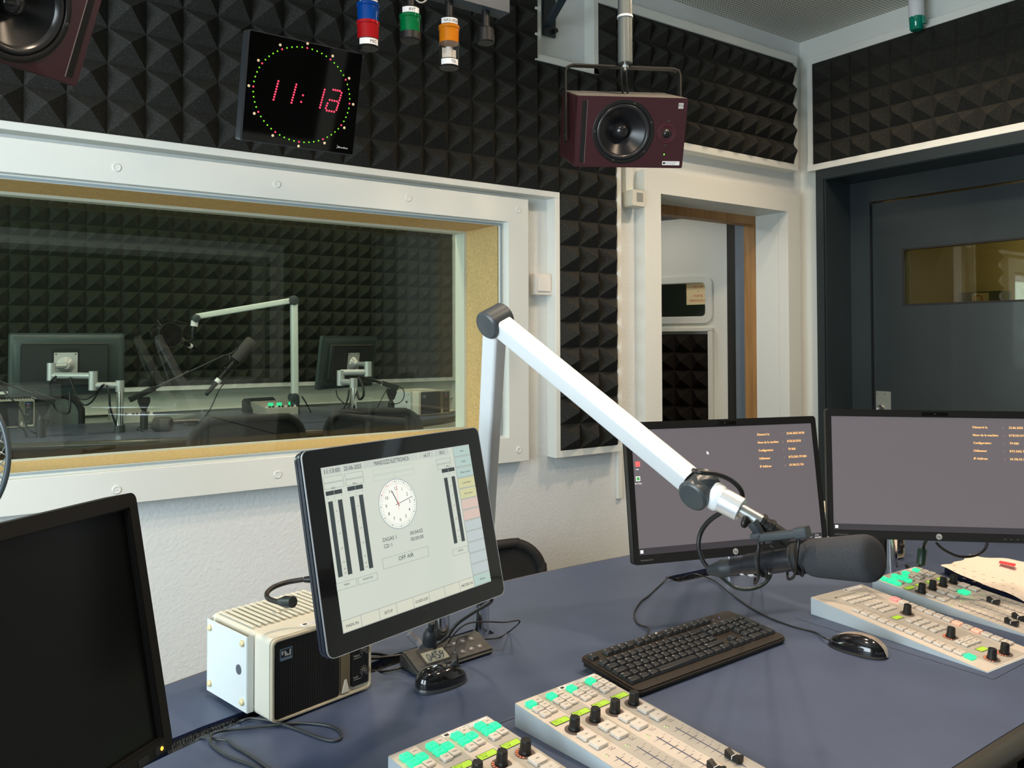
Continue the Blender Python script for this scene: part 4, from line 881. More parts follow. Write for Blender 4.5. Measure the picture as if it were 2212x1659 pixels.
# head: collar, tube, swivel
h0 = deep(1545, 1072, 1.192); h1 = deep(1603, 1103, 1.172); h2 = deep(1646, 1128, 1.163)
b = MB(); z = (h1-h0).normalized(); T = Bi @ axisM(h0-z*.012, h1)
b.lathe([(.012, 0), (.0135, .004), (.018, .010)], T, 30); b.build('collar_neck', JM, ba, smooth=50)
b = MB(); b.lathe([(.0195, .006), (.0205, .008), (.0205, .018), (.0188, .021), (.0188, .022)], T, 36); b.build('white_ring', mat('ring_white', (.70, .74, .76), .35), ba, smooth=30)
b = MB(); b.lathe([(.0185, .021), (.0178, .0515), (.0165, .0525), (.0100, .0525), (.0100, .048)], T, 36); b.build('collar', mat('collar_alu', (.72, .75, .76), .28, .6), ba, smooth=30)
b = MB(); b.cyl(h1-z*.006, h2, .0098, n=24, T=Bi); b.build('thread_tube', STEEL, ba, smooth=40)
h3 = deep(1690, 1158, 1.155)
b = MB(); T = Bi @ axisM(h2-z*.003, h3); b.lathe([(.0125, 0), (.0125, .005), (.0105, .006), (.0105, .012), (.0125, .013), (.0125, .019), (.0105, .02), (.0105, .045)], T, 26); b.build('swivel', BLACK, ba, smooth=30)
b = MB(); s0 = deep(1612, 1150, 1.16); b.tube([deep(1611, 1118, 1.158), deep(1606, 1132, 1.155), deep(1609, 1134, 1.16), deep(1620, 1122, 1.165)], .004, 8, T=Bi); b.build('swivel_lever', BLACK, ba, smooth=60)
b = MB(); b.tube([deep(1624, 1128, 1.152), deep(1634, 1142, 1.150), deep(1644, 1158, 1.150)], .008, 10, T=Bi); b.tube([h3, deep(1662, 1160, 1.15)], .0085, 10, T=Bi); b.build('yoke', mat('slate_plastic', (.025, .032, .036), .4), ba, smooth=60)
b = MB(); a = deep(1626, 1163, 1.148); c = deep(1742, 1150, 1.095); T = Bi @ axisM(a, c); L_ = (c-a).length; b.rrect(-.007, .007, -.0055, .0055, .012, L_, .002, T); b.rrect(-.007, .007, -.002, .007, 0, .016, .002, T); b.rrect(-.0085, .0085, -.007, .008, L_-.014, L_+.003, .002, T); b.build('cradle_bar', mat('slate_plastic', (.02, .03, .035), .4), ba, bevel=.0008)
# microphone axis
ma = deep(1534, 1232, 1.225); mb_ = deep(1745, 1204, 1.130); wz = (mb_-ma).normalized(); LM = (mb_-ma).length
MT = axisM(ma, mb_); mk = thing('microphone', 'long black studio microphone with big grey foam windscreen hanging before the twin monitors', 'microphone', MT)
def mz(f): return LM*f
b = MB(); b.lathe([(.0001, -.004), (.006, -.003), (.0085, mz(.02)), (.0125, mz(.12)), (.0135, mz(.14)), (.0125, mz(.17)), (.0125, mz(.25))], None, 30); b.build('connector', mat('xlr_rubber', (.02, .025, .028), .5), mk, smooth=40)
b = MB(); b.lathe([(.0128, mz(.25)), (.0128, mz(.36)), (.0150, mz(.40)), (.0158, mz(.41)), (.0158, mz(1.02)), (.012, mz(1.03))], None, 36); b.build('body', mat('mic_body', (.012, .013, .016), .32), mk, smooth=40)
for f, z0, z1, rr_ in ((0, .33, .37, .0130), (1, .415, .47, .0161), (2, .60, .63, .0161)):
    q = MB(); va = math.atan2((-wz.cross(V((0, 0, 1)))).dot(MT.col[1].to_3d()), 1) ; arc_shell(q, rr_, mz(z0), mz(z1), -2.4, -1.2); q.build('white_tape', LABELW, mk)
b = MB(); b.lathe([(.0185, mz(.535)), (.0192, mz(.54)), (.0192, mz(.565)), (.0165, mz(.57))], None, 32); b.build('ring_clamp', BLACKM, mk, smooth=40)
b = MB(); b.lathe([(.0175, mz(.86)), (.0215, mz(.87)), (.0215, mz(.885)), (.0205, mz(.89)), (.0215, mz(.90)), (.0215, mz(.935)), (.0175, mz(.95))], None, 32); b.build('ring_clamp', BLACKM, mk, smooth=40)
WL = deep(1742, 1205, 1.135); WR = deep(1878, 1206, 1.055); Tw = MT.inverted() @ axisM(WL, WR); LW = (WR-WL).length
b = MB(); b.lathe([(.0180, .0), (.0215, .002), (.0250, .012), (.0262, .022), (.0300, LW-.012), (.0302, LW-.004), (.0290, LW+.002), (.0262, LW+.0065), (.018, LW+.0085), (.0001, LW+.009)], Tw, 48); b.build('foam_windscreen', FOAMMIC, mk, smooth=60)
for f, cxp in ((.545, deep(1641, 1163, 1.143)), (.885, deep(1726, 1158, 1.103))):
    c = MT @ V((0, 0, mz(f))); up = (cxp-c).normalized(); sd = wz.cross(up).normalized(); b = MB()
    for s in (-1, 1):
        b.tube([cxp+up*.002, cxp+sd*s*.018-up*.012, c+sd*s*.027+up*.004, c+sd*s*.020-up*.018-wz*.008, c-up*.024+sd*s*.006-wz*.01], .0019, 8, T=Bi)
        b.tube([c+sd*s*.020+up*.012+wz*.012, c+sd*s*.0255-up*.002+wz*.012, c+sd*s*.014-up*.020+wz*.010, c-up*.024+sd*s*.003+wz*.005], .0019, 8, T=Bi)
    b.build('cradle_loop', BLACK, ba, smooth=60)
mc = [deep(1534, 1231, 1.228), deep(1519, 1212, 1.232), deep(1509, 1180, 1.235), deep(1514, 1150, 1.235), deep(1531, 1126, 1.225), deep(1556, 1108, 1.205), deep(1566, 1101, 1.20), deep(1580, 1090, 1.215), deep(1602, 1080, 1.215), deep(1600, 1058, 1.205), deep(1578, 1037, 1.195), deep(1545, 1024, 1.185), deep(1512, 1020, 1.18), deep(1498, 1016, 1.195)]
b = MB(); b.tube(mc, .0036, 10, 6); tag(b.build('microphone_cable', CABLE, smooth=60), 'black cable looping from the boom arm end back into the big microphone', 'cable')
b = MB(); b.tube([deep(1548, 1236, 1.26), deep(1566, 1254, 1.26), deep(1590, 1270, 1.255), deep(1618, 1273, 1.25), deep(1645, 1265, 1.25), deep(1662, 1248, 1.25), deep(1664, 1232, 1.26), deep(1650, 1222, 1.3), P(1640, 1222)], .0028, 8); tag(b.build('monitor_cable', mat('green_black_cable', (.012, .02, .016), .3), smooth=60), 'dark cable hanging in a loop just under the big microphone', 'cable')

# ---- gooseneck
gn = thing('gooseneck_microphone', 'small black gooseneck microphone curling out left of the touch-screen monitor', 'microphone')
g = [deep(720, 1248, 1.42), deep(690, 1250, 1.42), deep(655, 1252, 1.42), deep(620, 1258, 1.415), deep(592, 1268, 1.40), deep(577, 1281, 1.385), deep(580, 1293, 1.37), deep(600, 1300, 1.355), deep(611, 1301, 1.35)]
b = MB(); b.tube(g[2:], .0042, 12, 8); b.build('flexible_stem', mat('gooseneck', (.02, .017, .015), .35, bump=(600, .4)), gn, smooth=60)
b = MB(); b.lathe([(.0048, 0), (.0085, .030), (.0088, .06)], axisM(deep(657, 1252, 1.42), deep(700, 1250, 1.42)), 24); b.build('base_socket', BLACK, gn, smooth=40)
b = MB(); T = axisM(deep(604, 1299.5, 1.355), deep(648, 1301, 1.325)); b.lathe([(.0042, -.006), (.0062, .003), (.0088, .012), (.0092, .034), (.0088, .0345), (.0001, .034)], T, 30)
b.build('capsule', mat('capsule', (.022, .026, .028), .35), gn, smooth=30)
b = MB()
for s in (.015, .019, .023):
    for a in (-1.9, -.6, .9): arc_shell(b, .0094, s, s+.0022, a, a+.9, T, 5)
b.build('capsule_slots', mat('slot', (.001, .001, .001), .9), gn)

# ================================================================ TALKBACK LOUDSPEAKERS
def anchor(T, label):
    t = thing('talkback_speaker', label, 'speaker', T, 'cream active loudspeakers on the desk')      # local: x right, y back, z up, origin front-left-bottom
    W_, H_, DP = .205, .143, .215
    b = MB(); FT = M(((1, 0, 0, 0), (0, 0, 1, 0), (0, 1, 0, 0), (0, 0, 0, 1)))
    b.rrect(0, W_, .004, H_, .004, .058, .010, FT); b.rrect(.003, W_-.003, .007, H_-.003, .0585, DP, .010, FT)
    b.build('cabinet', CREAM, t, bevel=.003)
    b = MB(); b.rframe(rr(.0, W_, .004, H_, .010, 5), rr(.0045, W_-.004, .0085, H_-.0045, .007, 5), -.003, .006, FT); b.build('front_rim', mat('tan_rim', (.48, .43, .32), .45), t, bevel=.001)
    b = MB(); b.rrect(.0055, .135, .010, H_-.006, -.0010, .004, .005, FT); b.build('grille', GRILLE, t)
    b = MB(); b.rrect(.015, .039, .1045, .1245, -.0019, -.0009, .001, FT); b.build('badge_plate', mat('badge_blue', (.10, .16, .24), .4), t)
    b = MB(); b.box(.0165, .0375, -.0024, -.0018, .1105, .1230); b.build('badge_emblem', mat('badge_dark', (.02, .02, .025), .4), t)
    b = MB(); FT2 = M(((1, 0, 0, 0), (0, 0, -1, 0), (0, 1, 0, 0), (0, 0, 0, 1))); b.tube([(.0185, .121, .0026), (.021, .118, .0026), (.0185, .115, .0026)], .0006, 6, 4, FT2, True); b.add([(.024, .1118, .0027), (.0355, .1118, .0027), (.0355, .1215, .0027), (.0325, .1215, .0027), (.0325, .1155, .0027), (.030, .1135, .0027), (.0245, .1210, .0027), (.022, .1210, .0027)], [(0, 1, 2, 3, 4, 5, 6, 7)], FT2)
    b.text('ANCHOR', .027, .1055, .0034, FT2, .020, 'c', .0022); b.build('badge_mark', mat('badge_silver', (.5, .5, .5)), t)
    b = MB(); b.rrect(.139, .158, .012, H_-.008, -.0008, .003, .004, FT); b.build('port', mat('port_brown', (.12, .10, .06), .6), t)
    b = MB(); b.frust((.1485, .0, .012), .016, .003, .022, .004, .002, M(((1, 0, 0, 0), (0, 1, 0, -.001), (0, 0, 1, 0), (0, 0, 0, 1)))); b.build('port_wedge', CREAM, t)
    b = MB(); b.rrect(.162, .1985, .016, H_-.010, -.0013, .004, .003, FT); b.build('control_panel', BLACK, t)
    b = MB(); b.box(.1655, .186, -.0019, -.0012, .1190, .1275); b.build('model_plate', mat('model_blue', (.02, .06, .20), .4), t)
    b = MB(); b.text('1000X', .1758, .1205, .0052, FT2, .013, 'c', .0021); b.text('VOLUME', .166, .1050, .0034, FT2, .015, 'l', .0015); b.text('TREBLE', .166, .0680, .0034, FT2, .014, 'l', .0015); b.text('BASS', .166, .0300, .0034, FT2, .010, 'l', .0015)
    for z in (.102, .065, .027): b.box(.166, .183, -.0016, -.0014, z, z+.0006); b.add([(.183, z, .0015), (.1875, z+.007, .0015), (.1875, z+.0078, .0015), (.183, z+.0007, .0015)], [(0, 1, 2, 3)], FT2)
    b.build('panel_print', mat('print_grey', (.45, .45, .42), .5), t)
    b = MB(); b.box(.1735, .177, -.0025, -.0012, .1120, .1145); b.build('power_light', RED_LED, t)
    for z in (.115, .078, .040):
        K = M.Translation((.1885, -.0013, z)) @ M.Rotation(pi/2, 4, 'X'); b = MB(); b.lathe([(.0052, 0), (.0045, .005), (.0030, .0052), (.0028, .010), (.0001, .010)], K, 18); b.box(-.0007, .0007, -.0048, .0048, .005, .0115, K); kb = b.build('knob', mat('knob_dull', (.05, .045, .04), .5), t, smooth=40)
        b = MB()
        for a in range(-140, 141, 35): b.box(-.0002, .0002, .0062, .0088, .0001, .0003, K @ M.Rotation(rad(a), 4, 'Z'))
        b.build('knob_scale', WINK, kb)
    b = MB(); b.norec = 1
    for i in range(15): y = .068; x = .012+i*.0125; b.box(x, x+.0055, y+.012, DP-.012, H_-.0005, H_+.0018)
    b.build('top_ribs', CREAM, t, bevel=.0006)
    b = MB(); b.rrect(.075, .130, .022, .033, H_-.0002, H_+.0007, .001); b.build('inventory_sticker', LABELW, t)
    b = MB(); b.box(.078, .086, .0245, .0305, H_+.0007, H_+.0010); b.text('LISTE D INVENTAIRE', .090, .028, .0022, z=H_+.001, w=.036); b.text('RTSC0088765', .090, .0245, .0022, z=H_+.001, w=.030); b.build('sticker_print', INK, t)
    b = MB(); b.box(-.014, -.0125, .056, .196, .010, .140); b.box(-.014, -.001, .0545, .056, .010, .140); b.box(-.014, -.001, .196, .1975, .010, .140); b.box(-.0125, .0, .10, .15, .06, .09); b.build('side_bracket', CREAM2, t, bevel=.0006)
    for y, z in ((.184, .126), (.184, .026), (.069, .126), (.069, .026)):
        b = MB(); b.lathe([(.0058, 0), (.0058, .003), (.0035, .005), (.0001, .005)], M.Translation((-.014, y, z)) @ M.Rotation(-pi/2, 4, 'Y'), 18); b.build('rubber_foot', mat('amber_foot', (.60, .52, .30), .35), t, smooth=40)
    b = MB(); b.lathe([(.0085, 0), (.0085, .001), (.0001, .001)], M.Translation((-.0141, .082, .078)) @ M.Rotation(-pi/2, 4, 'Y'), 20); b.build('bracket_hole', mat('hole_grey', (.08, .09, .11), .5), t)
    b = MB(); b.rrect(.01, W_-.01, .012, DP-.02, 0, .005, .01); b.build('feet', BLACKM, t)
    return t
a0 = P(586, 1571); a1 = P(797, 1489)
AN = anchor(zframe(a0, math.atan2(a1.y-a0.y, a1.x-a0.x)), 'cream talkback loudspeaker at the left below the gooseneck microphone, partly behind the touch screen')
r0_ = P(1902, 1243); r1_ = P(2030, 1214)
copytree(AN, zframe((2.135, 1.345, D), math.atan2(r1_.y-r0_.y, r1_.x-r0_.x)), 'cream talkback loudspeaker half hidden under the right-hand monitor')
pcl = P(608, 1319, D+.146); b = MB(); T = zframe(pcl, rad(12)); b.tube([(-.016, -.003, 0), (.012, -.0035, 0), (.016, 0, 0), (.012, .0035, 0), (-.014, .003, 0), (-.017, .0005, 0), (-.013, -.0018, .0008), (.009, -.0018, .0008)], .0006, 6, 4, T)
tag(b.build('paper_clip', STEEL, smooth=60), 'tiny wire paper clip lying on the ribbed speaker top', 'paper clip')
# ================================================================ MIXER SURFACES
SL = math.atan(.037/.40)
def case(t, W_, L_=.408):
    FTX = M(((0, 0, 1, 0), (1, 0, 0, 0), (0, 1, 0, 0), (0, 0, 0, 1)))
    b = MB(); b.prism([(0, 0), (0, .0385), (-L_, .0012), (-L_, 0)], 0, W_, FTX); b.build('case', MIXSIDE, t, bevel=.0006)
    return M.Translation((0, 0, .0388)) @ M.Rotation(SL, 4, 'X')
def knob(t, S, x, y, led=None, pos=.6, nm='knob'):
    K = S @ M.Translation((x, y, 0)); b = MB(); b.lathe([(.0155, .0001), (.0155, .0006), (.0001, .0006)], K, 28); b.build('knob_ring', mat('knob_ring', (.13, .10, .085), .4), t)
    if led:
        b = MB(); b.cur = 0
        for i in range(int(11*pos)): a = rad(215-i*22); b.box(-.0009, .0009, .0112, .0146, .0007, .0010, K @ M.Rotation(a-pi/2, 4, 'Z'))
        b.build('ring_lights', led, t)
    b = MB(); b.lathe([(.0098, .0006), (.0098, .004), (.0088, .006), (.0080, .020), (.0072, .0215), (.0001, .0215)], K, 14); b.box(-.0005, .0005, .002, .0078, .0214, .0218, K); return b.build(nm, BLACK, t, smooth=22)
def btn(t, S, x, y, w_, h_, m=None, txt='MIC', hgt=.0055, tx=True):
    K = S @ M.Translation((x, y, 0)); b = MB(); b.rrect(-w_/2, w_/2, -h_/2, h_/2, .0001, hgt, .0012, K, 2)
    o = b.build('button', m or BTN, t, bevel=.0007, seg=1)
    if tx: b = MB(); b.text(txt, 0, -.0013, .0026, K, min(w_*.55, .0022*len(txt)), 'c', hgt+.0002); b.build('button_print', INK, o)
    return o
def lcd(t, S, x, y, w_, h_, lines=()):
    K = S @ M.Translation((x, y, 0)); b = MB(); b.box(-w_/2-.0012, w_/2+.0012, -h_/2-.0012, h_/2+.0012, .0001, .0005, K); b.build('display_frame', mat('lcd_frame', (.03, .035, .03), .5), t)
    b = MB(); b.box(-w_/2, w_/2, -h_/2, h_/2, .0003, .0008, K); o = b.build('display', LCDG, t)
    if lines:
        b = MB()
        for i, s in enumerate(lines): b.text(s, -w_*.42, h_*.12-i*h_*.42, h_*.26, K, None, 'l', .001)
        b.build('display_text', LCDINK, o)
def fader_mixer(T, label, lit, names, faders, ledc=None, W_=.190):
    t = thing('mixer_module', label, 'mixing console', T, 'four-channel fader modules'); S = case(t, W_)
    b = MB(); b.box(.0006, W_-.0006, -.4065, -.0006, -.0004, .0006, S); b.build('panel', MIXTOP, t)
    for c in (1, 3): b = MB(); b.box(.0010+.047*c, .0010+.047*(c+1), -.406, -.001, .0006, .0009, S); b.build('channel_strip', MIXTOP2, t)
    S = S @ M.Translation((.001, 0, .0009))
    b = MB(); b.box(.094, .184, -.0125, -.0035, 0, .0003, S); b.build('inventory_sticker', LABELW, t)
    b = MB(); b.box(.097, .105, -.0105, -.0050, .0003, .0005, S); b.text('LISTE D INVENTAIRE', .110, -.0070, .0022, S, .058, 'l', .0005); b.text('RTSC0076621', .110, -.0110, .0022, S, .045, 'l', .0005); b.build('sticker_print', INK, t)
    pr = MB(); sl_ = MB(); gl_ = MB()
    for c in range(4):
        cx = .0235+.047*c; k = 0
        for r in range(3):
            for q in range(2): 
                on = (r, q) in lit[c]; btn(t, S, cx-.0088+.0180*q, -.0230-.0175*r+(.0032 if q else 0), .0158, .0145, BTNG if on else None, ('M1', 'SRC', 'CUE', 'COM', 'TB1', 'SEND')[k], .0065 if on else .0050); k += 1
        lcd(t, S, cx, -.0855, .033, .0125, names[c]); knob(t, S, cx, -.1165, ledc, (.55, .45, .5, .6)[c])
        btn(t, S, cx+.0005, -.1430, .0235, .0205, None, 'MIC', .006); btn(t, S, cx+.0005, -.1690, .0235, .0205, BTNG if (c == 2 and ledc is None and 'g' in lit) else None, 'ON', .006)
        for j, (tx, yy) in enumerate((('EQ', -.186), ('DYN', -.1905))): pr.text(tx, cx+.006, yy, .0024, S, z=.0004)
        for dx, yy in ((.0135, -.1855), (.0155, -.1900)): pr.box(cx+dx-.0007, cx+dx+.0007, yy, yy+.0012, 0, .0004, S)
        pr.text('Pk', cx-.009, -.1945, .0022, S, z=.0004); pr.text('Sig', cx-.009, -.1985, .0022, S, z=.0004)
        for dx, yy in ((-.0125, -.1938), (-.0110, -.1985)): gl_.lathe([(.0009, .0), (.0007, .0008), (.0001, .0009)], S @ M.Translation((cx+dx, yy, 0)), 8)
        sl_.box(cx-.0008, cx+.0008, -.338, -.206, .0001, .0004, S)
        for j in range(9):
            yy = -.2125-.0142*j; big = j == 2; pr.box(cx-.0095, cx-.0020, yy-.0002, yy+(.0005 if big else .0001), 0, .0004, S); pr.box(cx+.0020, cx+.0095, yy-.0002, yy+(.0005 if big else .0001), 0, .0004, S)
            pr.text(('10', '5', '0', '5', '10', '15', '20', '30', '40')[j], cx-.0125, yy-.0011, .0022, S, None, 'c', .0004)
            pr.lathe([(.0006, 0), (.0006, .0004), (.0001, .0004)], S @ M.Translation((cx+.0165, yy+.004, 0)), 6); pr.text(('OL', '0', '-3', '-6', '-9', '-12', '-15', '-20', '-30')[j], cx+.0130, yy+.0032, .0018, S, None, 'c', .0004)
        fy_ = faders[c]; K = S @ M.Translation((cx, fy_, 0)); b = MB(); b.norec = 0
        prof = [(-.0135, .0015), (-.0135, .0125), (-.0105, .0125), (-.0035, .0085), (.0, .0080), (.0035, .0085), (.0105, .0125), (.0135, .0125), (.0135, .0015)]
        b.prism(prof, -.0058, .0058, K @ M(((0, 0, 1, 0), (1, 0, 0, 0), (0, 1, 0, 0), (0, 0, 0, 1)))); fo = b.build('fader_cap', BLACK, t, bevel=.0006)
        b = MB(); b.box(-.0059, .0059, -.0006, .0006, .0078, .0084, K); b.box(-.0060, -.0057, -.0006, .0006, .003, .0080, K); b.build('fader_line', WINK, fo)
        btn(t, S, cx, -.370, .0205, .0150, None, 'PFL', .006)
    pr.build('panel_print', mat('print_dark', (.09, .085, .08), .6), t); sl_.build('fader_slots', INKB, t); gl_.build('signal_lights', mat('green_pin', (.3, .8, .2), .4, emit=(.3, .9, .1), es=.9), t)
    return t
L0_ = {(0, 0)}; L1_ = {(0, 0), (1, 0), (1, 1)}
nmA = [('Micro 1', '-0.0dB'), ('Micro 2', '-0.0dB'), ('Micro 3', '-0.0dB'), ('Micro 4', '-1.0dB')]; nmB = [('Digas 1', 'Ini  0.10'), ('Digas 2', 'Ini  0.0'), ('Digas 3', 'Ini  0.0'), ('CD 1', 'Ini  0.0')]
fader_mixer(zframe((.5459, 1.0969, D), rad(7.42)), 'fader module with twelve green-lit buttons at the bottom edge, nearest of the mixer modules', [L1_]*4, nmA, [-.33]*4, mat('ring_orange', (.8, .2, .1), .4, emit=(.9, .16, .06), es=.8))
fader_mixer(zframe((.797, 1.1317, D), rad(5.28)), 'fader module with four green-lit buttons, its back corner touching the keyboard', [L0_]*4, nmB, [-.318, -.318, -.318, -.316])
lr = [{(0, 0), (1, 0), (1, 1), (2, 0)}, {(0, 0), (1, 0), (1, 1), (2, 0)}, {(0, 0)}, {(0, 0)}, 'g']
fader_mixer(zframe((1.949, 1.190, D), rad(-2.2)), 'fader module under the right-hand monitor beside the loose papers, green buttons lit', lr, [('', '')]*4, [-.325, -.318, -.238, -.34])
# monitoring module without faders
mm = thing('mixer_module', 'wide button module without faders, between the silver-black mouse and the far fader module', 'mixing console', zframe((1.688, 1.187, D), rad(-3.0))); S = case(mm, .192)
b = MB(); b.box(.0006, .1914, -.4065, -.0006, -.0004, .0006, S); b.build('panel', MIXTOP, mm)
b = MB(); b.add([(.004, -.003, .0009), (.188, -.003, .0009), (.158, -.085, .0009), (.158, -.402, .0009), (.046, -.402, .0009), (.046, -.085, .0009)], [(0, 5, 4, 3, 2, 1)], S); b.build('centre_panel', MIXTOP2, mm)
S = S @ M.Translation((0, 0, .001))
b = MB(); b.rrect(.112, .178, -.0155, -.0045, 0, .0003, .001, S); b.build('inventory_sticker', LABELW, mm)
b = MB(); b.box(.115, .122, -.0125, -.0070, .0003, .0005, S); b.text('LISTE D INVENTAIRE', .127, -.0085, .0022, S, .045, 'l', .0005); b.text('RTSC0076635', .127, -.0125, .0022, S, .038, 'l', .0005); b.build('sticker_print', INK, mm)
b = MB(); b.text('MANDOZZI ELETTRONICA', .062, -.0315, .0042, S, .066, 'l', .0003); b.box(.050, .0565, -.0325, -.0270, 0, .0003, S); b.build('panel_lettering', mat('print_dark', (.1, .1, .1)), mm)
for r in range(2):
    for c in range(6): btn(mm, S, .0600+.0158*c, -.050-.019*r, .0125, .0115, None, '', .004, False)
for r in range(3):
    for c in range(4): btn(mm, S, .0815+.0135*c, -.0945-.0185*r, .0115, .0115, None, '', .004, False)
for k in range(13): btn(mm, S, .0300, -.104-.0212*k, .0185, .0175, BTNG if k == 12 else None, ('CR', 'PH', 'LS', 'TB', 'ST', 'EX')[k % 6], .0055)
for k in range(13): btn(mm, S, .1725, -.104-.0212*k, .0185, .0175, BTNR if k == 0 else (BTNO if k in (7, 9) else None), ('PGM', 'AUX', 'REC', 'CUE', 'ON', 'EXT')[k % 6], .0055)
lcd(mm, S, .081, -.168, .027, .013); knob(mm, S, .122, -.1655)
for r in range(4):
    for c in range(3): btn(mm, S, .0850+.0165*c, -.196-.0182*r, .0135, .0125, None, '', .005, False)
OR = mat('ring_orange', (1, 1, 1)); knob(mm, S, .091, -.284, OR, .8)
for r in range(2):
    for c in range(3): btn(mm, S, .0800+.0195*c, -.3085-.0145*r, .0165, .0125, None, 'DIM', .005)
lcd(mm, S, .0945, -.348, .027, .013); knob(mm, S, .067, -.382, OR, .8); knob(mm, S, .117, -.381, OR, .6)
for R_ in ((.058, .145, -.187, -.155), (.050, .150, -.399, -.333)): b = MB(); b.rframe(rr(R_[0], R_[1], R_[2], R_[3], .006, 5), rr(R_[0]+.0005, R_[1]-.0005, R_[2]+.0005, R_[3]-.0005, .0055, 5), 0, .0002, S); b.build('group_outline', mat('outline_light', (.5, .47, .42), .5), mm)

# ================================================================ KEYBOARD
kF = P(1377, 1497, .758); kR = P(1705, 1375, .758); kB = P(1238, 1420, .775)
kx = (kR-kF).normalized(); kn = kx.cross(kB-kF).normalized(); ky = kn.cross(kx); KW, KD = (kR-kF).length, (kB-kF).dot(ky)
KT = frame(kF, kx, ky, kn); kb = thing('keyboard', 'full-size black keyboard on the desk in front of the microphone', 'keyboard', KT)
b = MB(); b.rrect(.002, KW-.002, .001, KD-.001, -.0105, .0, .016); b.build('case', mat('kb_case', (.022, .017, .013), .42), kb, bevel=.003)
b = MB(); b.rrect(.004, KW-.004, .004, KD-.006, -.0150, -.0102, .014); b.build('base', BLACKM, kb)
b = MB(); b.box(.03, .06, KD-.02, KD-.012, -.040, -.014); b.box(KW-.06, KW-.03, KD-.02, KD-.012, -.040, -.014)
fz = [(KT @ V((x, KD-.016, 0))).z for x in (.045, KW-.045)]
b = MB()
for x, z_ in ((.045, fz[0]), (KW-.045, fz[1])): b.box(x-.014, x+.014, KD-.020, KD-.013, -(z_-D)+.0005, -.014)
b.build('feet', BLACKM, kb)
U = (KW-.022)/22.55; mx0 = .0105; my0 = .024; UY = U*.98
KEYM = mat('key_black', (.016, .018, .021), .38); leg = MB()
meshes = {}
def key(x, y, w_=1., h_=1., s=''):
    k_ = (round(w_, 2), round(h_, 2)); W_ = U*w_; H_ = UY*h_
    if k_ not in meshes:
        b = MB(); b.frust((0, 0, 0), W_-.0012, H_-.0012, .0070, W_-.0062, H_-.0058); o = b.build('key', KEYM, kb, bevel=.0007, seg=1); meshes[k_] = o.data
    else: o = bpy.data.objects.new('key', meshes[k_]); C.objects.link(o); o.parent = kb
    cx, cy = mx0+(x+w_/2)*U, my0+(y+h_/2)*UY; o.location = (cx, cy, .0004)
    if s: leg.text(s, cx-W_/2+.0042, cy+H_/2-.0068, .0032 if len(s) < 3 else .0024, None, None, 'l', .0076)
R1 = ['§', '1', '2', '3', '4', '5', '6', '7', '8', '9', '0', "'", '^']; 
for i, s in enumerate(R1): key(i, 4, 1, 1, s)
key(13, 4, 2, 1, '<-')
key(0, 3, 1.5, 1, 'Tab'); [key(1.5+i, 3, 1, 1, s) for i, s in enumerate('QWERTZUIOPè¨')]; key(13.5, 3, 1.5, 1, '')
key(0, 2, 1.75, 1, 'Caps'); [key(1.75+i, 2, 1, 1, s) for i, s in enumerate('ASDFGHJKLéà$')]; key(13.75, 2, 1.25, 1, 'Ent')
key(0, 1, 1.25, 1, 'Shift'); [key(1.25+i, 1, 1, 1, s) for i, s in enumerate('<YXCVBNM,.-')]; key(12.25, 1, 2.75, 1, 'Shift')
xx = 0
for w_, s in ((1.5, 'Ctrl'), (1.25, '#'), (1.25, 'Alt'), (5.75, ''), (1.25, 'Alt'), (1.25, '#'), (1.25, '='), (1.5, 'Ctrl')): key(xx, 0, w_, 1, s); xx += w_
key(0, 5.55, 1, 1, 'Esc')
for g, x0 in ((0, 2), (1, 6.5), (2, 11)):
    for i in range(4): key(x0+i, 5.55, 1, 1, 'F%d' % (g*4+i+1))
for i, s in enumerate(('Prt', 'Scr', 'Pau')): key(15.25+i, 5.55, 1, 1, s)
for i, s in enumerate(('Ins', 'Hm', 'PgU')): key(15.25+i, 4, 1, 1, s)
for i, s in enumerate(('Del', 'End', 'PgD')): key(15.25+i, 3, 1, 1, s)
key(16.25, 1, 1, 1, '^'); [key(15.25+i, 0, 1, 1, s) for i, s in enumerate('<v>')]
for i, s in enumerate(('Num', '/', '*', '-')): key(18.5+i, 4, 1, 1, s)
for r, t_ in ((3, '789'), (2, '456'), (1, '123')):
    for i, s in enumerate(t_): key(18.5+i, r, 1, 1, s)
key(21.5, 2, 1, 2, '+'); key(21.5, 0, 1, 2, ''); key(18.5, 0, 2, 1, '0'); key(20.5, 0, 1, 1, '.')
leg.build('key_legends', WINK, kb)
for i in range(2):
    b = MB(); b.lathe([(.0008, .0), (.0001, .0006)], M.Translation((mx0+(19.2+i)*U, my0+6.15*UY, 0)), 8); b.build('indicator_light', BLUE_LED, kb)
b = MB(); b.lathe([(.0045, 0), (.0045, .0005), (.0001, .0005)], M.Translation((mx0+10.6*U, my0+6.85*UY, 0)), 20); b.build('round_badge', mat('badge_silver', (.5, .5, .5)), kb)
b = MB(); k0 = KT @ V((mx0+9.0*U, KD-.004, -.004)); b.tube([k0, P(1402, 1358, D+.008), P(1378, 1347, D+.003), P(1370, 1325, D+.003), P(1384, 1300, D+.003), P(1400, 1288, D+.003), P(1428, 1262, D+.003), P(1446, 1246, D+.014), P(1456, 1250, D+.002), P(1466, 1256, D-.02)], .0021, 8, 6)
tag(b.build('keyboard_cable', CABLE, smooth=60), 'thin black cable running from behind the keyboard into the right desk trough', 'cable')

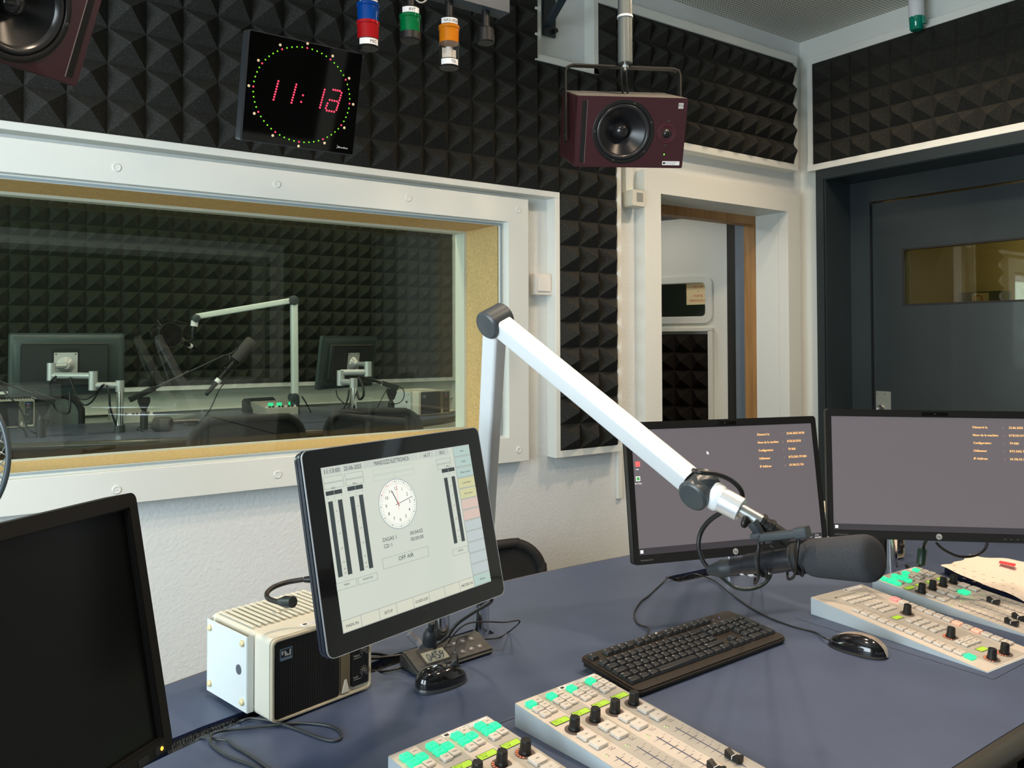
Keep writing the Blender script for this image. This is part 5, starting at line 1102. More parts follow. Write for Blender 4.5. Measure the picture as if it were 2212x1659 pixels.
# ================================================================ MICE
def dome(b, L_, W_, H_, z0=0, z1=1., n=36, m=14, pinch=.12, ex=2.3, k0=0, k1=1., T=None):
    """rounded shell: rings from the rim (k=0) to the crown (k=1)"""
    vs = []; fs = []
    for j in range(m+1):
        f = k0+(k1-k0)*j/m; a = f*pi/2; r = cos(a)**(2/ex); z = z0+H_*sin(a)**(2/ex)
        for i in range(n):
            t = 2*pi*i/n; x = L_/2*math.copysign(abs(cos(t))**.9, cos(t))*r; y = W_/2*math.copysign(abs(sin(t))**.9, sin(t))*r
            y *= 1-pinch*(x/(L_/2)); zz = z*(1-.16*((x+.012)/(L_/2))) if f > 0 else z
            vs.append((x-.004*f, y, zz))
    for j in range(m):
        for i in range(n): a_ = j*n+i; c = j*n+(i+1) % n; fs.append((a_, c, c+n, a_+n))
    fs.append(tuple(m*n+i for i in range(n))); b.add(vs, fs, T)
ma_, mb2 = P(899, 1497), P(1006, 1465); mt = zframe((ma_+mb2)/2, math.atan2((mb2-ma_).y, (mb2-ma_).x))
ms = thing('computer_mouse', 'plain black mouse in front of the little desk clock', 'mouse', mt)
b = MB(); dome(b, .110, .058, .018, .0008, k1=.9); b.build('lower_shell', mat('mouse_grey', (.030, .036, .040), .3), ms, smooth=70)
b = MB(); dome(b, .107, .056, .0355, .004, ex=2.5); b.build('upper_shell', mat('mouse_gloss', (.006, .006, .007), .13, coat=.5), ms, smooth=70)
b = MB(); b.cyl((.030, -.003, .0325), (.030, .003, .0325), .0075, n=18); b.build('scroll_wheel', GREYPL, ms, smooth=40)
mc2, md2 = P(1789, 1390), P(1917, 1424); mt2 = zframe((mc2+md2)/2, math.atan2((mc2-md2).y, (mc2-md2).x))
ms2 = thing('computer_mouse', 'glossy black mouse with a silver stripe over its back, right of the keyboard', 'mouse', mt2); L2 = (mc2-md2).length
b = MB(); dome(b, L2, .060, .010, .0008, k1=.9); b.build('lower_shell', BLACKM, ms2, smooth=70)
b = MB(); dome(b, L2*.97, .056, .036, .003, ex=2.2); b.build('upper_shell', mat('mouse_gloss', (0, 0, 0)), ms2, smooth=70)
b = MB(); vs = []
for i in range(25):
    x = -L2*.485+L2*.97*i/24
    f = math.sqrt(max(1-abs(2*x/(L2*.97))**2.2, 0)); z = (.003+.036*f**(2/2.2*1.1))*(1-.16*((x+.012)/(L2/2)))+.0006
    wd = .0085 if i % 24 else .004
    vs += [(x-.003, -wd, z-.0009), (x-.003, -.003, z), (x-.003, .003, z), (x-.003, wd, z-.0009)]
b.add(vs, [(4*i+j, 4*i+j+1, 4*i+j+5, 4*i+j+4) for i in range(24) for j in range(3)]); b.build('silver_stripe', mat('mouse_silver', (.42, .36, .31), .3, .5), ms2, smooth=70)
b = MB(); q0 = mt2 @ V((L2/2-.004, 0, .008)); b.tube([q0, q0+(q0-(mt2.translation)).normalized()*.012, P(1760, 1366, D+.003), P(1715, 1354, D+.003), P(1670, 1338, D+.003), P(1630, 1318, D+.003), P(1598, 1297, D+.003), P(1575, 1280, D+.006), P(1548, 1258, D+.006), P(1520, 1245, D+.008), P(1496, 1240, D+.010), P(1480, 1248, D-.01)], .0019, 8, 6)
tag(b.build('mouse_cable', CABLE, smooth=60), 'thin black cable trailing from the silver-striped mouse under the big microphone', 'cable')
b = MB(); q0 = mt @ V((.054, 0, .008)); b.tube([q0, P(992, 1440, D+.02), deep(988, 1420, 1.535), deep(985, 1396, 1.55), deep(990, 1380, 1.58), P(1010, 1374, D+.03), P(1040, 1380, D+.012), P(1075, 1378, D+.004), P(1100, 1364, D+.004), deep(1121, 1346, 1.70), deep(1118, 1340, 1.70), deep(1090, 1344, 1.69), deep(1045, 1343, 1.66), deep(1010, 1347, 1.63), deep(985, 1365, 1.60), P(962, 1398, D+.005)], .0016, 8, 5)
tag(b.build('mouse_cable', CABLE, smooth=60), 'thin black cable arching over the desk clock from the plain black mouse', 'cable')

# ================================================================ DESK CLOCK / TIMER
pF, pR, pB = P(903, 1466), P(1069, 1412), P(868, 1441)
px_ = (pR-pF).normalized(); LP = (pR-pF).length; py_ = V((-px_.y, px_.x, 0)); DPp = (pB-pF).dot(py_)
PT = frame(pF, px_, py_, (0, 0, 1)); ph = thing('desk_timer', 'low dark grey desk timer with tilted LCD reading 0459 and oval keys', 'timer', PT)
prof = [(0, .002), (0, .010), (DPp*.80, .034), (DPp, .030), (DPp, .002)]
b = MB(); b.prism(prof, 0, LP, M(((0, 0, 1, 0), (1, 0, 0, 0), (0, 1, 0, 0), (0, 0, 0, 1)))); b.build('case', mat('timer_case', (.040, .042, .040), .45, noise=(60, .25)), ph, bevel=.004)
TA = math.atan2(.024, DPp*.80); S = M.Translation((0, 0, .0102)) @ M.Rotation(TA, 4, 'X'); TL = DPp*.80/cos(TA)
b = MB(); b.rrect(LP*.14, LP*.47, TL*.16, TL*.92, 0, .0006, .004, S); b.build('display_recess', mat('recess', (.015, .015, .014), .5), ph)
b = MB(); b.box(LP*.165, LP*.445, TL*.24, TL*.72, .0006, .0010, S); b.build('display', mat('lcd_grey', (.30, .31, .24), .3), ph)
b = MB(); b.text('0459', LP*.305, TL*.30, TL*.34, S, LP*.21, 'c', .0013); b.build('display_digits', mat('lcd_digit', (.02, .035, .06), .5), ph)
for x, y in ((.60, .72), (.715, .72), (.83, .72), (.625, .30), (.74, .30), (.855, .30)):
    b = MB(); b.lathe([(.0072, 0), (.0068, .0012), (.0001, .0018)], S @ M.Translation((LP*x, TL*y, 0)) @ M.Diagonal((1, .8, 1, 1)), 20); o = b.build('round_key', mat('timer_key', (.10, .095, .10), .35), ph, smooth=50)
    b = MB(); b.box(LP*x-.0028, LP*x+.0028, TL*y-.0008, TL*y+.0008, .0015, .0021, S); b.build('key_print', WINK, o)
for x, y, s in ((.53, .72, 1), (.54, .32, -1)):
    b = MB(); b.prism([(LP*x-.008, TL*y-.004*s), (LP*x+.008, TL*y-.004*s), (LP*x, TL*y+.006*s)][::s], 0, .0014, S); b.build('arrow_key', mat('timer_key', (.1, .1, .1)), ph, bevel=.0006)

# ================================================================ LOOSE CABLES, PAPERS, FAN
def cable(pts, r, label, m=CABLE): b = MB(); b.tube(pts, r, 8, 6); return tag(b.build('cable', m, smooth=60), label, 'cable')
GC = mat('grey_black_cable', (.028, .034, .036), .36)
cable([P(506, 1566, D-.03), P(520, 1558, D+.004), P(545, 1552, D+.006), P(590, 1558, D+.006), P(640, 1575, D+.003), P(690, 1594, D+.003), P(722, 1600, D+.003), P(738, 1592, D+.003), P(730, 1577, D+.003), P(705, 1567, D+.003), P(650, 1562, D+.003), P(590, 1567, D+.005), P(530, 1573, D+.004), P(485, 1578, D+.004), P(462, 1584, D+.010), P(454, 1594, D+.008), P(459, 1610, D+.003), P(490, 1633, D+.003), P(540, 1652, D+.003), P(600, 1680, D+.003)], .0024, 'black cable looping on the desk in front of the cream speaker', GC)
cable([P(425, 1598, D-.02), P(438, 1594, D+.002), P(470, 1597, D+.004), P(492, 1600, D+.004), P(506, 1612, D+.003), P(540, 1632, D+.003), P(590, 1668, D+.003), P(620, 1700, D+.003)], .0024, 'grey-black cable crossing the looped cable and leaving the lower edge', GC)
cable([P(795, 1422, D+.012), P(830, 1420, D+.012), P(880, 1413, D+.010), P(925, 1403, D+.014), deep(960, 1382, 1.60), deep(985, 1350, 1.60), deep(1015, 1328, 1.58), deep(1055, 1304, 1.50), deep(1062, 1296, 1.44)], .0034, 'thick cable rising from the desk trough to the touch-screen monitor')
cable([P(797, 1448, D-.01), P(830, 1450, D+.004), P(868, 1442, D+.006), P(880, 1438, D+.006)], .0022, 'short thin cable between the cream speaker and the desk timer')
cable([P(796, 1412, D+.02), P(820, 1413, D+.012), P(850, 1420, D-.01)], .003, 'short black cable entering the trough beside the cream speaker')
pg = thing('cable_plug', 'dark ribbed round plug with grey sleeve hanging under the touch-screen monitor', 'plug', M.Translation(deep(938, 1375, 1.52))); pi_ = pg.matrix_world.inverted()
b = MB(); T = pi_ @ axisM(deep(932, 1352, 1.50), deep(926, 1402, 1.53)); b.lathe([(.006, -.01), (.006, .012), (.011, .016), (.0135, .024), (.0135, .044), (.010, .047), (.0001, .047)], T, 24); b.build('plug_body', mat('plug', (.018, .022, .024), .5), pg, smooth=35)
b = MB(); b.tube([deep(912, 1398, 1.55), deep(904, 1388, 1.56), deep(892, 1378, 1.56), deep(884, 1368, 1.56)], .007, 12, T=pi_); b.build('grey_sleeve', mat('sleeve_grey', (.14, .14, .15), .5), pg, smooth=60)
cable([deep(2002, 1163, 2.08), deep(1996, 1180, 2.10), P(1990, 1213, D+.02), P(1984, 1226, D+.008), P(1970, 1232, D+.004), P(1958, 1222, D+.003)], .0042, 'cable dropping from the right-hand monitor behind the far mixer module')
fc = thing('ferrite_core', 'dark green-lit ferrite cylinder on the cable below the right-hand monitor', 'ferrite core', M.Translation(deep(1991, 1203, 2.105)))
b = MB(); b.lathe([(.007, -.022), (.011, -.018), (.0115, .016), (.009, .021)], M.Rotation(rad(12), 4, 'Y'), 20); b.build('ferrite_shell', mat('ferrite', (.01, .03, .02), .35), fc, smooth=35)  # black part; the green reflection of nearby lights is put into its colour
cable([deep(2022, 1172, 2.0), deep(2040, 1188, 2.0), deep(2072, 1202, 2.0), deep(2105, 1200, 2.0), deep(2126, 1188, 2.0), deep(2133, 1172, 2.0)], .0034, 'cable hanging in a shallow loop under the right-hand monitor above the papers')
def sheet(name, px4, z0, label, m, amp, seed, cat, n=16):
    c = [P(x, y, z0) for x, y in px4]; rs_ = random.Random(seed); b = MB(); ph1, ph2 = rs_.random()*6, rs_.random()*6; vs = []
    for i in range(n+1):
        for j in range(n+1):
            u, v = i/n, j/n; q = c[0].lerp(c[1], u).lerp(c[3].lerp(c[2], u), v); q.z += amp*(.5+.5*sin(5*u+3*v+ph1))+amp*.5*(1+sin(11*v-4*u+ph2)); q.x += .004*sin(17*v+ph1); q.y += .004*sin(15*u+ph2); vs.append(q)
    b.add(vs, [(i*(n+1)+j, (i+1)*(n+1)+j, (i+1)*(n+1)+j+1, i*(n+1)+j+1) for i in range(n) for j in range(n)]); return tag(b.build(name, m, smooth=60), label, cat)
b = MB(); c4 = [P(x, y, D+.001) for x, y in ((2040, 1236), (2110, 1208), (2300, 1245), (2260, 1330))]; b.prism([(q.x, q.y) for q in c4], D+.0005, D+.012); tag(b.build('notebook', mat('navy_cover', (.015, .02, .05), .5), bevel=.001), 'dark navy notebook lying under the creased papers at the right edge', 'notebook')
s2 = sheet('paper_sheet', [(2032, 1228), (2095, 1202), (2290, 1228), (2250, 1315)], D+.016, 'creased cream sheet with faint handwriting at the right edge', PAPER, .004, 4, 'paper')
b = MB()
rs2 = random.Random(9)
for i in range(7):
    for j in range(3):
        q = P(2060+i*21, 1222+j*11+i*6.5, D+.0265); b.tube([q, q+V((.006, .004, 0)), q+V((.003, -.004, 0)), q+V((.010, 0, 0))], .0004, 4, 3)
b.build('handwriting', mat('pencil', (.35, .30, .26), .8), s2)
b = MB(); q = [P(x, y, D+.030) for x, y in ((2160, 1211), (2195, 1218), (2192, 1224), (2157, 1216))]; b.quad(*q); b.build('red_print', mat('red_print', (.65, .05, .06), .7), s2)
# desk fan cut by the left edge
fcn = deep(-172, 985, 1.40); fn = thing('desk_fan', 'dark round wire guard of a desk fan cut by the left edge', 'fan', axisM(fcn, fcn-FW*.1)); FM = mat('fan_rim', (.045, .06, .065), .3)
b = MB(); b.tube([(.150*cos(a), .150*sin(a), 0) for a in [2*pi*i/40 for i in range(40)]], .0048, 10, 2, closed=True); b.build('guard_rim', FM, fn, smooth=60)
b = MB()
for sgn in (1, -1):
    for i in range(44):
        a = 2*pi*i/44; b.tube([(.148*cos(a), .148*sin(a), 0), (.120*cos(a+.18*sgn), .120*sin(a+.18*sgn), .018*sgn), (.07*cos(a+.36*sgn), .07*sin(a+.36*sgn), .028*sgn), (.03*cos(a+.45*sgn), .03*sin(a+.45*sgn), .03*sgn)], .0011, 5, 3)
o = b.build('guard_wires', mat('fan_wire', (.42, .44, .42), .3, .6), fn, smooth=60); o['kind'] = 'stuff'
for i in range(3):
    a = 2*pi*i/3; b = MB(); b.add([(.02*cos(a), .02*sin(a), .006), (.12*cos(a-.35), .12*sin(a-.35), .010), (.13*cos(a+.2), .13*sin(a+.2), -.006), (.025*cos(a+.7), .025*sin(a+.7), -.008)], [(0, 1, 2, 3)]); b.add([(.02*cos(a), .02*sin(a), .004), (.12*cos(a-.35), .12*sin(a-.35), .008), (.13*cos(a+.2), .13*sin(a+.2), -.008), (.025*cos(a+.7), .025*sin(a+.7), -.010)], [(3, 2, 1, 0)]); b.build('blade', GREYPL, fn)
b = MB(); b.lathe([(.03, -.06), (.035, -.03), (.03, .0), (.02, .012), (.0001, .014)], None, 24); b.build('hub', GREYPL, fn, smooth=40)
Ti = fn.matrix_world.inverted(); b = MB(); q = fcn+FW*.05; b.cyl((q.x, q.y, D), (q.x, q.y, fcn.z), .012, T=Ti); b.cyl((q.x, q.y, D), (q.x, q.y, D+.015), .08, n=30, T=Ti); b.build('stand', GREYPL, fn, smooth=40)
# ================================================================ THE STUDIO BEYOND THE GLASS
DS = .95
def PS(x, y, z=DS): return at(x, y, 2, z)
fe = [PS(0, 958), PS(200, 952), PS(400, 944), PS(640, 930), PS(800, 921)]
edge = [(-1.3, 4.75)]+[(q.x, q.y) for q in fe]+[(2.25, 4.02), (2.48, 4.14), (2.63, 4.33), (2.67, 4.50), (2.62, 4.75), (2.55, 5.27), (-1.3, 5.27)]
edge = smoothline(edge[:11], 5)+[(2.55, 5.27), (1.35, 5.27), (1.15, 4.95), (-1.3, 4.95)]
sd_ = thing('studio_desk', 'long blue-grey interview desk with glossy rounded front edge in the studio beyond the glass', 'desk')
slab([edge[::-1]], DS-.03, DS).build('desktop', mat('studio_laminate', (.085, .10, .145), .32), sd_)
b = MB(); b.tube([(x, y, DS-.018) for x, y in edge[:-3]], .0185, 10, 1); b.build('front_bumper', mat('bumper_gloss', (.05, .045, .035), .22), sd_, smooth=60)
b = MB(); b.box(-.8, 2.3, 4.55, 4.6, SF, DS-.03); b.box(2.2, 2.25, 4.4, 5.0, SF, DS-.03); b.build('leg_panel', BLACKM, sd_)
SLOT = mat('slot_blue', (.01, .012, .03), .6)
b = MB()
for a, c in (((94, 942), (160, 940)), ((190, 938), (258, 937)), ((640, 915), (820, 903))):
    p0, p1 = PS(*a), PS(*c); b.box(p0.x, p1.x, p0.y-.006, p0.y+.006, DS, DS+.0008)
b.build('cable_slots', SLOT, sd_)

def back_monitor(T, label, hub, px_pole, polez=DS):
    t = thing('computer_monitor', label, 'monitor', T, 'monitors seen from behind in the studio')
    MBK = mat('monitor_back', (.040, .058, .056), .36)
    b = MB(); b.rrect(-.255, .255, -.155, .155, -.030, -.004, .012); b.frust((0, 0, -.004), .50, .30, .012, .45, .25); b.build('rear_shell', MBK, t, bevel=.003)
    b = MB(); b.rrect(-.205, .180, -.105, .105, .0, .036, .014); b.build('raised_back', mat('monitor_back_dark', (.020, .024, .025), .5), t, bevel=.006)
    b = MB(); b.box(-.200, .175, .1035, .1062, .006, .034); b.build('vent_strip', mat('vent_warm', (.07, .055, .045), .6), t)
    b = MB(); b.box(-.072, .048, -.07, .082, .030, .0362); b.build('mount_recess', BLACKM, t)
    b = MB(); b.rrect(-.063, .040, -.048, .062, .0362, .0395, .004); b.build('mounting_plate', SILVER, t)
    for x in (-.054, .031):
        b = MB(); b.lathe([(.0035, .0395), (.003, .0405), (.0001, .0405)], M.Translation((x, .054, 0)), 10); b.build('plate_screw', BLACK, t)
    b = MB(); b.lathe([(.040, .0395), (.036, .050), (.022, .060), (.016, .075)], M.Translation((-.012, .0, 0)), 24); b.build('tilt_head', SILVER, t, smooth=40)
    b = MB(); b.text('HEWLETT PACKARD', -.045, .138, .0035, None, .075, 'l', .0085) if False else b.text('HEWLETT-PACKARD', -.045, .1405, .0035, None, .075, 'l', -.0032); b.box(-.0001, .0001, 0, .0001, 0, .0001); b.build('rear_lettering', mat('dim_letters', (.06, .065, .06), .5), t)
    Ti = T.inverted(); AL = mat('arm_grey', (.42, .44, .44), .35, .3)
    hs = []
    for (x, y0, y1, tt) in hub:
        p1, p0 = deep(x, y0, tt), deep(x, y1, tt); b = MB(); b.cyl((p0.x, p0.y, p0.z), (p0.x, p0.y, p1.z), .020, n=20, T=Ti); b.build('arm_hub', AL, t, smooth=40); hs.append((p0, p1))
    b = MB(); hd = T @ V((-.012, 0, .07)); q = (hs[0][1]*.8+hs[0][0]*.2); b.cyl(hd, V((hs[0][0].x, hs[0][0].y, (q.z))), .013, T=Ti); b.build('arm_neck', AL, t, smooth=40)
    for i in range(len(hs)-1):
        a0, a1_ = hs[i]; c0_, c1_ = hs[i+1]; za = a0.z*.72+a1_.z*.28 if i == 0 else a0.z*.75+a1_.z*.25; zc = za
        b = MB(); b.cyl(V((a0.x, a0.y, za)), V((c0_.x, c0_.y, zc)), .0155, n=16, T=Ti); b.build('arm_tube', AL, t, smooth=40)
    pp = hs[-1][0]; b = MB(); b.cyl((pp.x, pp.y, polez+.0), (pp.x, pp.y, pp.z), .0165, n=20, T=Ti); b.build('pole', CHROME, t, smooth=40)
    b = MB(); b.cyl((pp.x, pp.y, polez), (pp.x, pp.y, polez+.035), .024, n=20, T=Ti); b.build('pole_clamp', GREYPL, t, smooth=40)
    return t
c = deep(147, 787, 4.10); A1 = yframe(c, rad(-4), rad(-4))
back_monitor(A1, 'monitor seen from behind at the left of the studio window', [(111, 784, 822, 3.99), (201, 802, 843, 3.95), (259, 822, 846, 3.98)], None)
A2 = yframe((2.0239, 4.5802, 1.2624), rad(27.3), rad(-7.4))
p2h = deep(764, 820, 4.15)
back_monitor(A2, 'monitor seen from behind and turned sideways, right of the upright studio boom arm', [(795, 781, 813, 4.28), (736, 800, 833, 4.25), (764, 817, 838, 4.18)], None)

def stud_cable(pts, label, r=.0035): return cable(pts, r, label)
stud_cable([deep(122, 812, 3.97), deep(108, 828, 3.97), deep(112, 860, 3.98), deep(122, 885, 4.0), deep(145, 893, 4.0), deep(151, 880, 4.0), deep(151, 845, 4.02)], 'black cable drooping from the left studio monitor', .005)
stud_cable([deep(150, 815, 3.95), deep(158, 835, 3.95), deep(168, 858, 3.95), deep(186, 862, 3.95), deep(205, 850, 3.95), deep(221, 832, 3.93)], 'upper of two cables swagged under the left monitor arm', .0045)
stud_cable([deep(153, 816, 3.97), deep(162, 850, 3.97), deep(180, 874, 3.97), deep(198, 868, 3.96), deep(215, 842, 3.95), deep(225, 830, 3.93)], 'lower of two cables swagged under the left monitor arm', .0045)
stud_cable([deep(230, 832, 3.93), deep(236, 850, 3.93), deep(238, 880, 3.94), deep(248, 910, 3.96), deep(258, 928, 3.97)], 'cable running down beside the left chrome monitor pole', .005)
stud_cable([deep(726, 843, 4.2), deep(730, 858, 4.2), deep(745, 872, 4.2), deep(757, 874, 4.2)], 'thin cable swagged left of the right chrome monitor pole', .003)
stud_cable([deep(754, 842, 4.2), deep(750, 865, 4.2), deep(738, 890, 4.2), PS(727, 908)], 'cable slanting down from the sideways monitor to the desk slot', .005)
stud_cable([deep(760, 842, 4.2), deep(757, 868, 4.2), deep(745, 893, 4.2), PS(734, 909)], 'second cable slanting down beside it from the sideways monitor', .005)
stud_cable([deep(775, 815, 4.15), deep(784, 835, 4.12), deep(785, 855, 4.12), deep(776, 862, 4.15), deep(770, 845, 4.18)], 'thick cable loop right of the sideways monitor\'s pole', .006)

# boom arm of the studio
SB0 = PS(637, 893); YS = SB0.y; ALs = mat('studio_arm_white', (.66, .74, .70), .35)
sa = thing('microphone_boom_arm', 'white boom arm bent at a right angle in the studio beyond the glass', 'boom arm', M.Translation(SB0)); Si = M.Translation(-SB0)
q = lambda x, y, dy=0: at(x, y, 1, YS+dy)
b = MB(); b.cyl(SB0, q(637, 862), .028, n=24, T=Si); b.build('base_sleeve', mat('base_slate', (.05, .065, .07), .4), sa, smooth=40)
def bar2(p0, p1, w_, h_, name):
    z = (p1-p0).normalized(); x = V((0, 1, 0)); x = (x-z*x.dot(z)).normalized(); T = frame(p0, x, z.cross(x), z); b = MB(); b.rrect(-w_/2, w_/2, -h_/2, h_/2, 0, (p1-p0).length, .008, Si @ T); b.build(name, ALs, sa, smooth=30)
bar2(q(637, 858), q(635, 652), .040, .040, 'lower_arm'); bar2(q(631, 649), q(424, 684), .034, .034, 'upper_arm')
for x, y, r in ((634, 859, .028), (632, 649, .029), (422, 688, .022)):
    pz = q(x, y); b = MB(); b.lathe([(r-.003, -.027), (r, -.025), (r, .025), (r-.003, .027)], Si @ axisM(pz, pz+V((0, -1, 0))), 28); b.box(-r*.9, r*.9, -.0025, .0025, .026, .0275, Si @ axisM(pz, pz+V((0, -1, 0))) @ M.Rotation(.8, 4, 'Z')); b.build('joint', mat('base_slate', (0, 0, 0)), sa, smooth=35)
b = MB(); b.cyl(q(421, 693), q(419, 705), .020, n=20, T=Si); b.build('white_collar', LABELW, sa, smooth=40)
b = MB(); b.cyl(q(419, 704), q(417, 716), .015, T=Si); b.cyl(q(417, 715), q(416, 732), .009, T=Si); b.tube([q(418, 730), q(408, 738), q(398, 735)], .006, 8, T=Si); b.tube([q(398, 722), q(406, 727), q(412, 734)], .004, 8, T=Si); b.build('mic_clip', BLACK, sa, smooth=50)
m_a, m_b = q(427, 757), q(378, 727, -.12); ax = axisM(m_a, m_b); Lm = (m_b-m_a).length
sm = thing('microphone', 'small black microphone with ribbed grille and white tape behind a round pop filter', 'microphone', ax)
b = MB(); b.lathe([(.0001, -.004), (.010, 0), (.012, Lm*.25), (.0125, Lm*.3), (.0125, Lm*.72)], None, 22); b.build('body', BLACK, sm, smooth=40)
b = MB(); [b.lathe([(.019, Lm*(.70+.045*i)), (.019, Lm*(.70+.045*i)+Lm*.028), (.015, Lm*(.70+.045*i)+Lm*.034)], None, 22) for i in range(7)]; b.lathe([(.016, Lm*.70), (.016, Lm*1.01), (.0001, Lm*1.02)], None, 22); b.build('ribbed_grille', mat('grille_tan', (.11, .10, .085), .45), sm, smooth=30)
b = MB(); b.lathe([(.0134, Lm*.30), (.0134, Lm*.40)], None, 22); b.build('white_tape', LABELW, sm, smooth=40)
pf = thing('pop_filter', 'round black pop filter on a thin bent wire left of the studio microphone', 'pop filter', axisM(q(369, 724, -.16), q(369, 724, -.16)+V((.25, -.97, 0)))); pi2 = pf.matrix_world.inverted()
b = MB(); b.tube([(.066*cos(2*pi*i/30), .066*sin(2*pi*i/30), 0) for i in range(30)], .0025, 8, 2, closed=True); b.build('hoop', BLACK, pf, smooth=60)
b = MB(); b.lathe([(.065, .0005), (.0001, .0005)], None, 40); b.build('gauze', mat('gauze', (.006, .006, .006), .8, alpha=.86), pf)
b = MB(); b.tube([q(412, 703), q(396, 697), q(370, 692), q(342, 689, -.1), q(339, 691, -.14), q(348, 703, -.16), q(352, 706, -.16)], .0026, 8, T=pi2); b.build('wire_stem', CABLE, pf, smooth=60)
stud_cable([q(424, 756), q(430, 757), q(428, 748), q(420, 730), q(414, 712)], 'thin cable curling up from the pop-filtered microphone to its arm', .003)
stud_cable([q(652, 856), q(662, 872), q(672, 892), q(681, 912)], 'thin black cable slanting down right of the upright studio arm', .004)

# tripod-less desk stands with booms
BS = mat('stand_black', (.018, .019, .019), .38)
def desk_stand(px, y0, y1, clamp, pts, label, r=.008):
    p0 = PS(px, y0); Y0 = p0.y; g = lambda x, y, d=0: at(x, y, 1, Y0+d)
    t = thing('desk_microphone_stand', label, 'microphone stand', M.Translation(p0), 'black desk microphone stands'); Ti = M.Translation(-p0)
    pt_ = g(px, y1); zt = pt_.z; zl = p0.z+(zt-p0.z)*.62
    b = MB(); b.cyl((p0.x, Y0, DS), (p0.x, Y0, zl), .0185, n=20, T=Ti); b.build('post', BS, t, smooth=40)
    b = MB(); b.cyl((p0.x, Y0, zl), (p0.x, Y0, zl+.012), .013, .010, T=Ti); b.cyl((p0.x, Y0, zl+.01), (p0.x, Y0, zt), .010, T=Ti); b.build('inner_tube', BS, t, smooth=40)
    cpt = g(*clamp); b = MB(); b.prism([(-.012, -.045), (.012, -.045), (.028, -.005), (.026, .018), (-.026, .018), (-.028, -.005)], -.012, .012, Ti @ M.Translation(cpt) @ M.Rotation(pi/2, 4, 'X')); b.cyl(cpt+V((0, -.013, 0)), cpt+V((0, -.024, 0)), .014, n=8, T=Ti); b.build('boom_clamp', BS, t, bevel=.002)
    (a, c, d_) = pts; pa, pc = g(*a), g(c[0], c[1], d_); z = (pc-pa).normalized(); L = (pc-pa).length
    b = MB(); T = Ti @ axisM(pa, pc); b.rrect(-.011, .011, -.014, .014, 0, min(.13, L*.4), .003, T); b.build('counter_end', BS, t, bevel=.001)
    b = MB(); b.cyl((0, 0, .1), (0, 0, L*.62), r, T=T); b.cyl((0, 0, L*.6), (0, 0, L), r*.7, T=T); b.cyl((0, 0, L*.58), (0, 0, L*.62), r*1.5, T=T); b.build('boom_tube', BS, t, smooth=40)
    b = MB(); b.rrect(-.008, .008, -.010, .010, .075, .098, .002, T @ M.Translation((0, -.006, 0))); b.build('number_sticker', LABELW, t)
    return g
g2 = desk_stand(311, 928, 868, (311, 866), ((279, 864), (483, 769), -.05), 'middle desk microphone stand with long boom rising to the right in the studio')
g1 = desk_stand(88, 945, 880, (92, 876), ((119, 868), (-6, 822), .02), 'left desk microphone stand whose boom runs out of the left side of the window')
g3 = desk_stand(845, 905, 848, (846, 846), ((860, 838), (772, 811), .05), 'right desk microphone stand between the sideways monitor and the white speaker box')
wa, wb = g2(497, 792, -.06), g2(543, 738, -.06); wz2 = axisM(wa, wb); Lw2 = (wb-wa).length
w2m = thing('microphone', 'microphone with dark grey foam windscreen pointing up to the right in the studio', 'microphone', wz2)
b = MB(); b.lathe([(.026, Lw2*.25), (.031, Lw2*.30), (.0335, Lw2*1.0), (.030, Lw2*1.05), (.0001, Lw2*1.06)], None, 28); b.build('foam_windscreen', mat('windscreen_brown_grey', (.060, .055, .052), .95), w2m, smooth=50)
b = MB(); b.cyl((0, 0, -Lw2*.62), (0, 0, Lw2*.3), .0145); b.cyl((0, 0, -Lw2*1.1), (0, 0, -Lw2*.62), .009, .0125); b.build('body', BLACK, w2m, smooth=40)
b = MB(); b.lathe([(.0158, -Lw2*.62), (.0158, -Lw2*.50)], None, 22); b.build('white_tape', LABELW, w2m, smooth=40)
for k in (-.15, .18): b = MB(); b.lathe([(.020, Lw2*k), (.024, Lw2*k+.004), (.020, Lw2*k+.008)], None, 20); b.build('shock_ring', BLACKM, w2m, smooth=40)
b = MB(); T = wz2.inverted(); b.tube([g2(483, 769, -.05), g2(495, 766, -.05), g2(508, 758, -.06), g2(512, 752, -.06)], .007, 8, T=T); b.tube([g2(495, 766, -.05), g2(498, 776, -.06)], .006, 8, T=T); b.build('cradle', BS, w2m, smooth=50)
stud_cable([g2(484, 829, -.06), g2(476, 838, -.05), g2(466, 858, -.05), g2(458, 876, -.04), g2(447, 895), g2(436, 908), PS(425, 914), PS(400, 911), PS(360, 914), PS(330, 916), PS(305, 921), PS(296, 928), PS(310, 933)], 'long thin cable hanging from the foam-covered studio microphone', .003)
stud_cable([PS(345+22*cos(a)*(1-.01*a), 923+6*sin(a)) for a in [i*.7 for i in range(16)]], 'coil of black cable on the desk beside the middle stand', .003)
stud_cable([PS(415+20*cos(a), 914+3.5*sin(a), DS+.004*i) for i, a in enumerate([i*.8 for i in range(20)])], 'dark heap of coiled cable left of the studio chair back', .004)
stud_cable([g1(0, 833), g1(15, 852), g1(35, 872), g1(50, 895), g1(58, 922), g1(72, 934), PS(92, 940)], 'cable sagging from the left stand\'s boom down to its foot', .004)
stud_cable([PS(0, 905, DS+.06), PS(20, 900, DS+.05), PS(55, 893, DS+.06), PS(90, 897, DS+.04), PS(105, 910, DS+.02), PS(98, 925), PS(95, 938)], 'brownish cable arching behind the left stand\'s post', .005)
stud_cable([PS(0, 912, DS+.02), PS(30, 916, DS+.02), PS(52, 930, DS+.01), PS(57, 944)], 'cable crossing the desk left of the left stand', .004)
stud_cable([g3(838, 838), g3(828, 855), g3(815, 880), PS(806, 893)], 'thin cable with white plug slanting down left of the right stand', .0028)
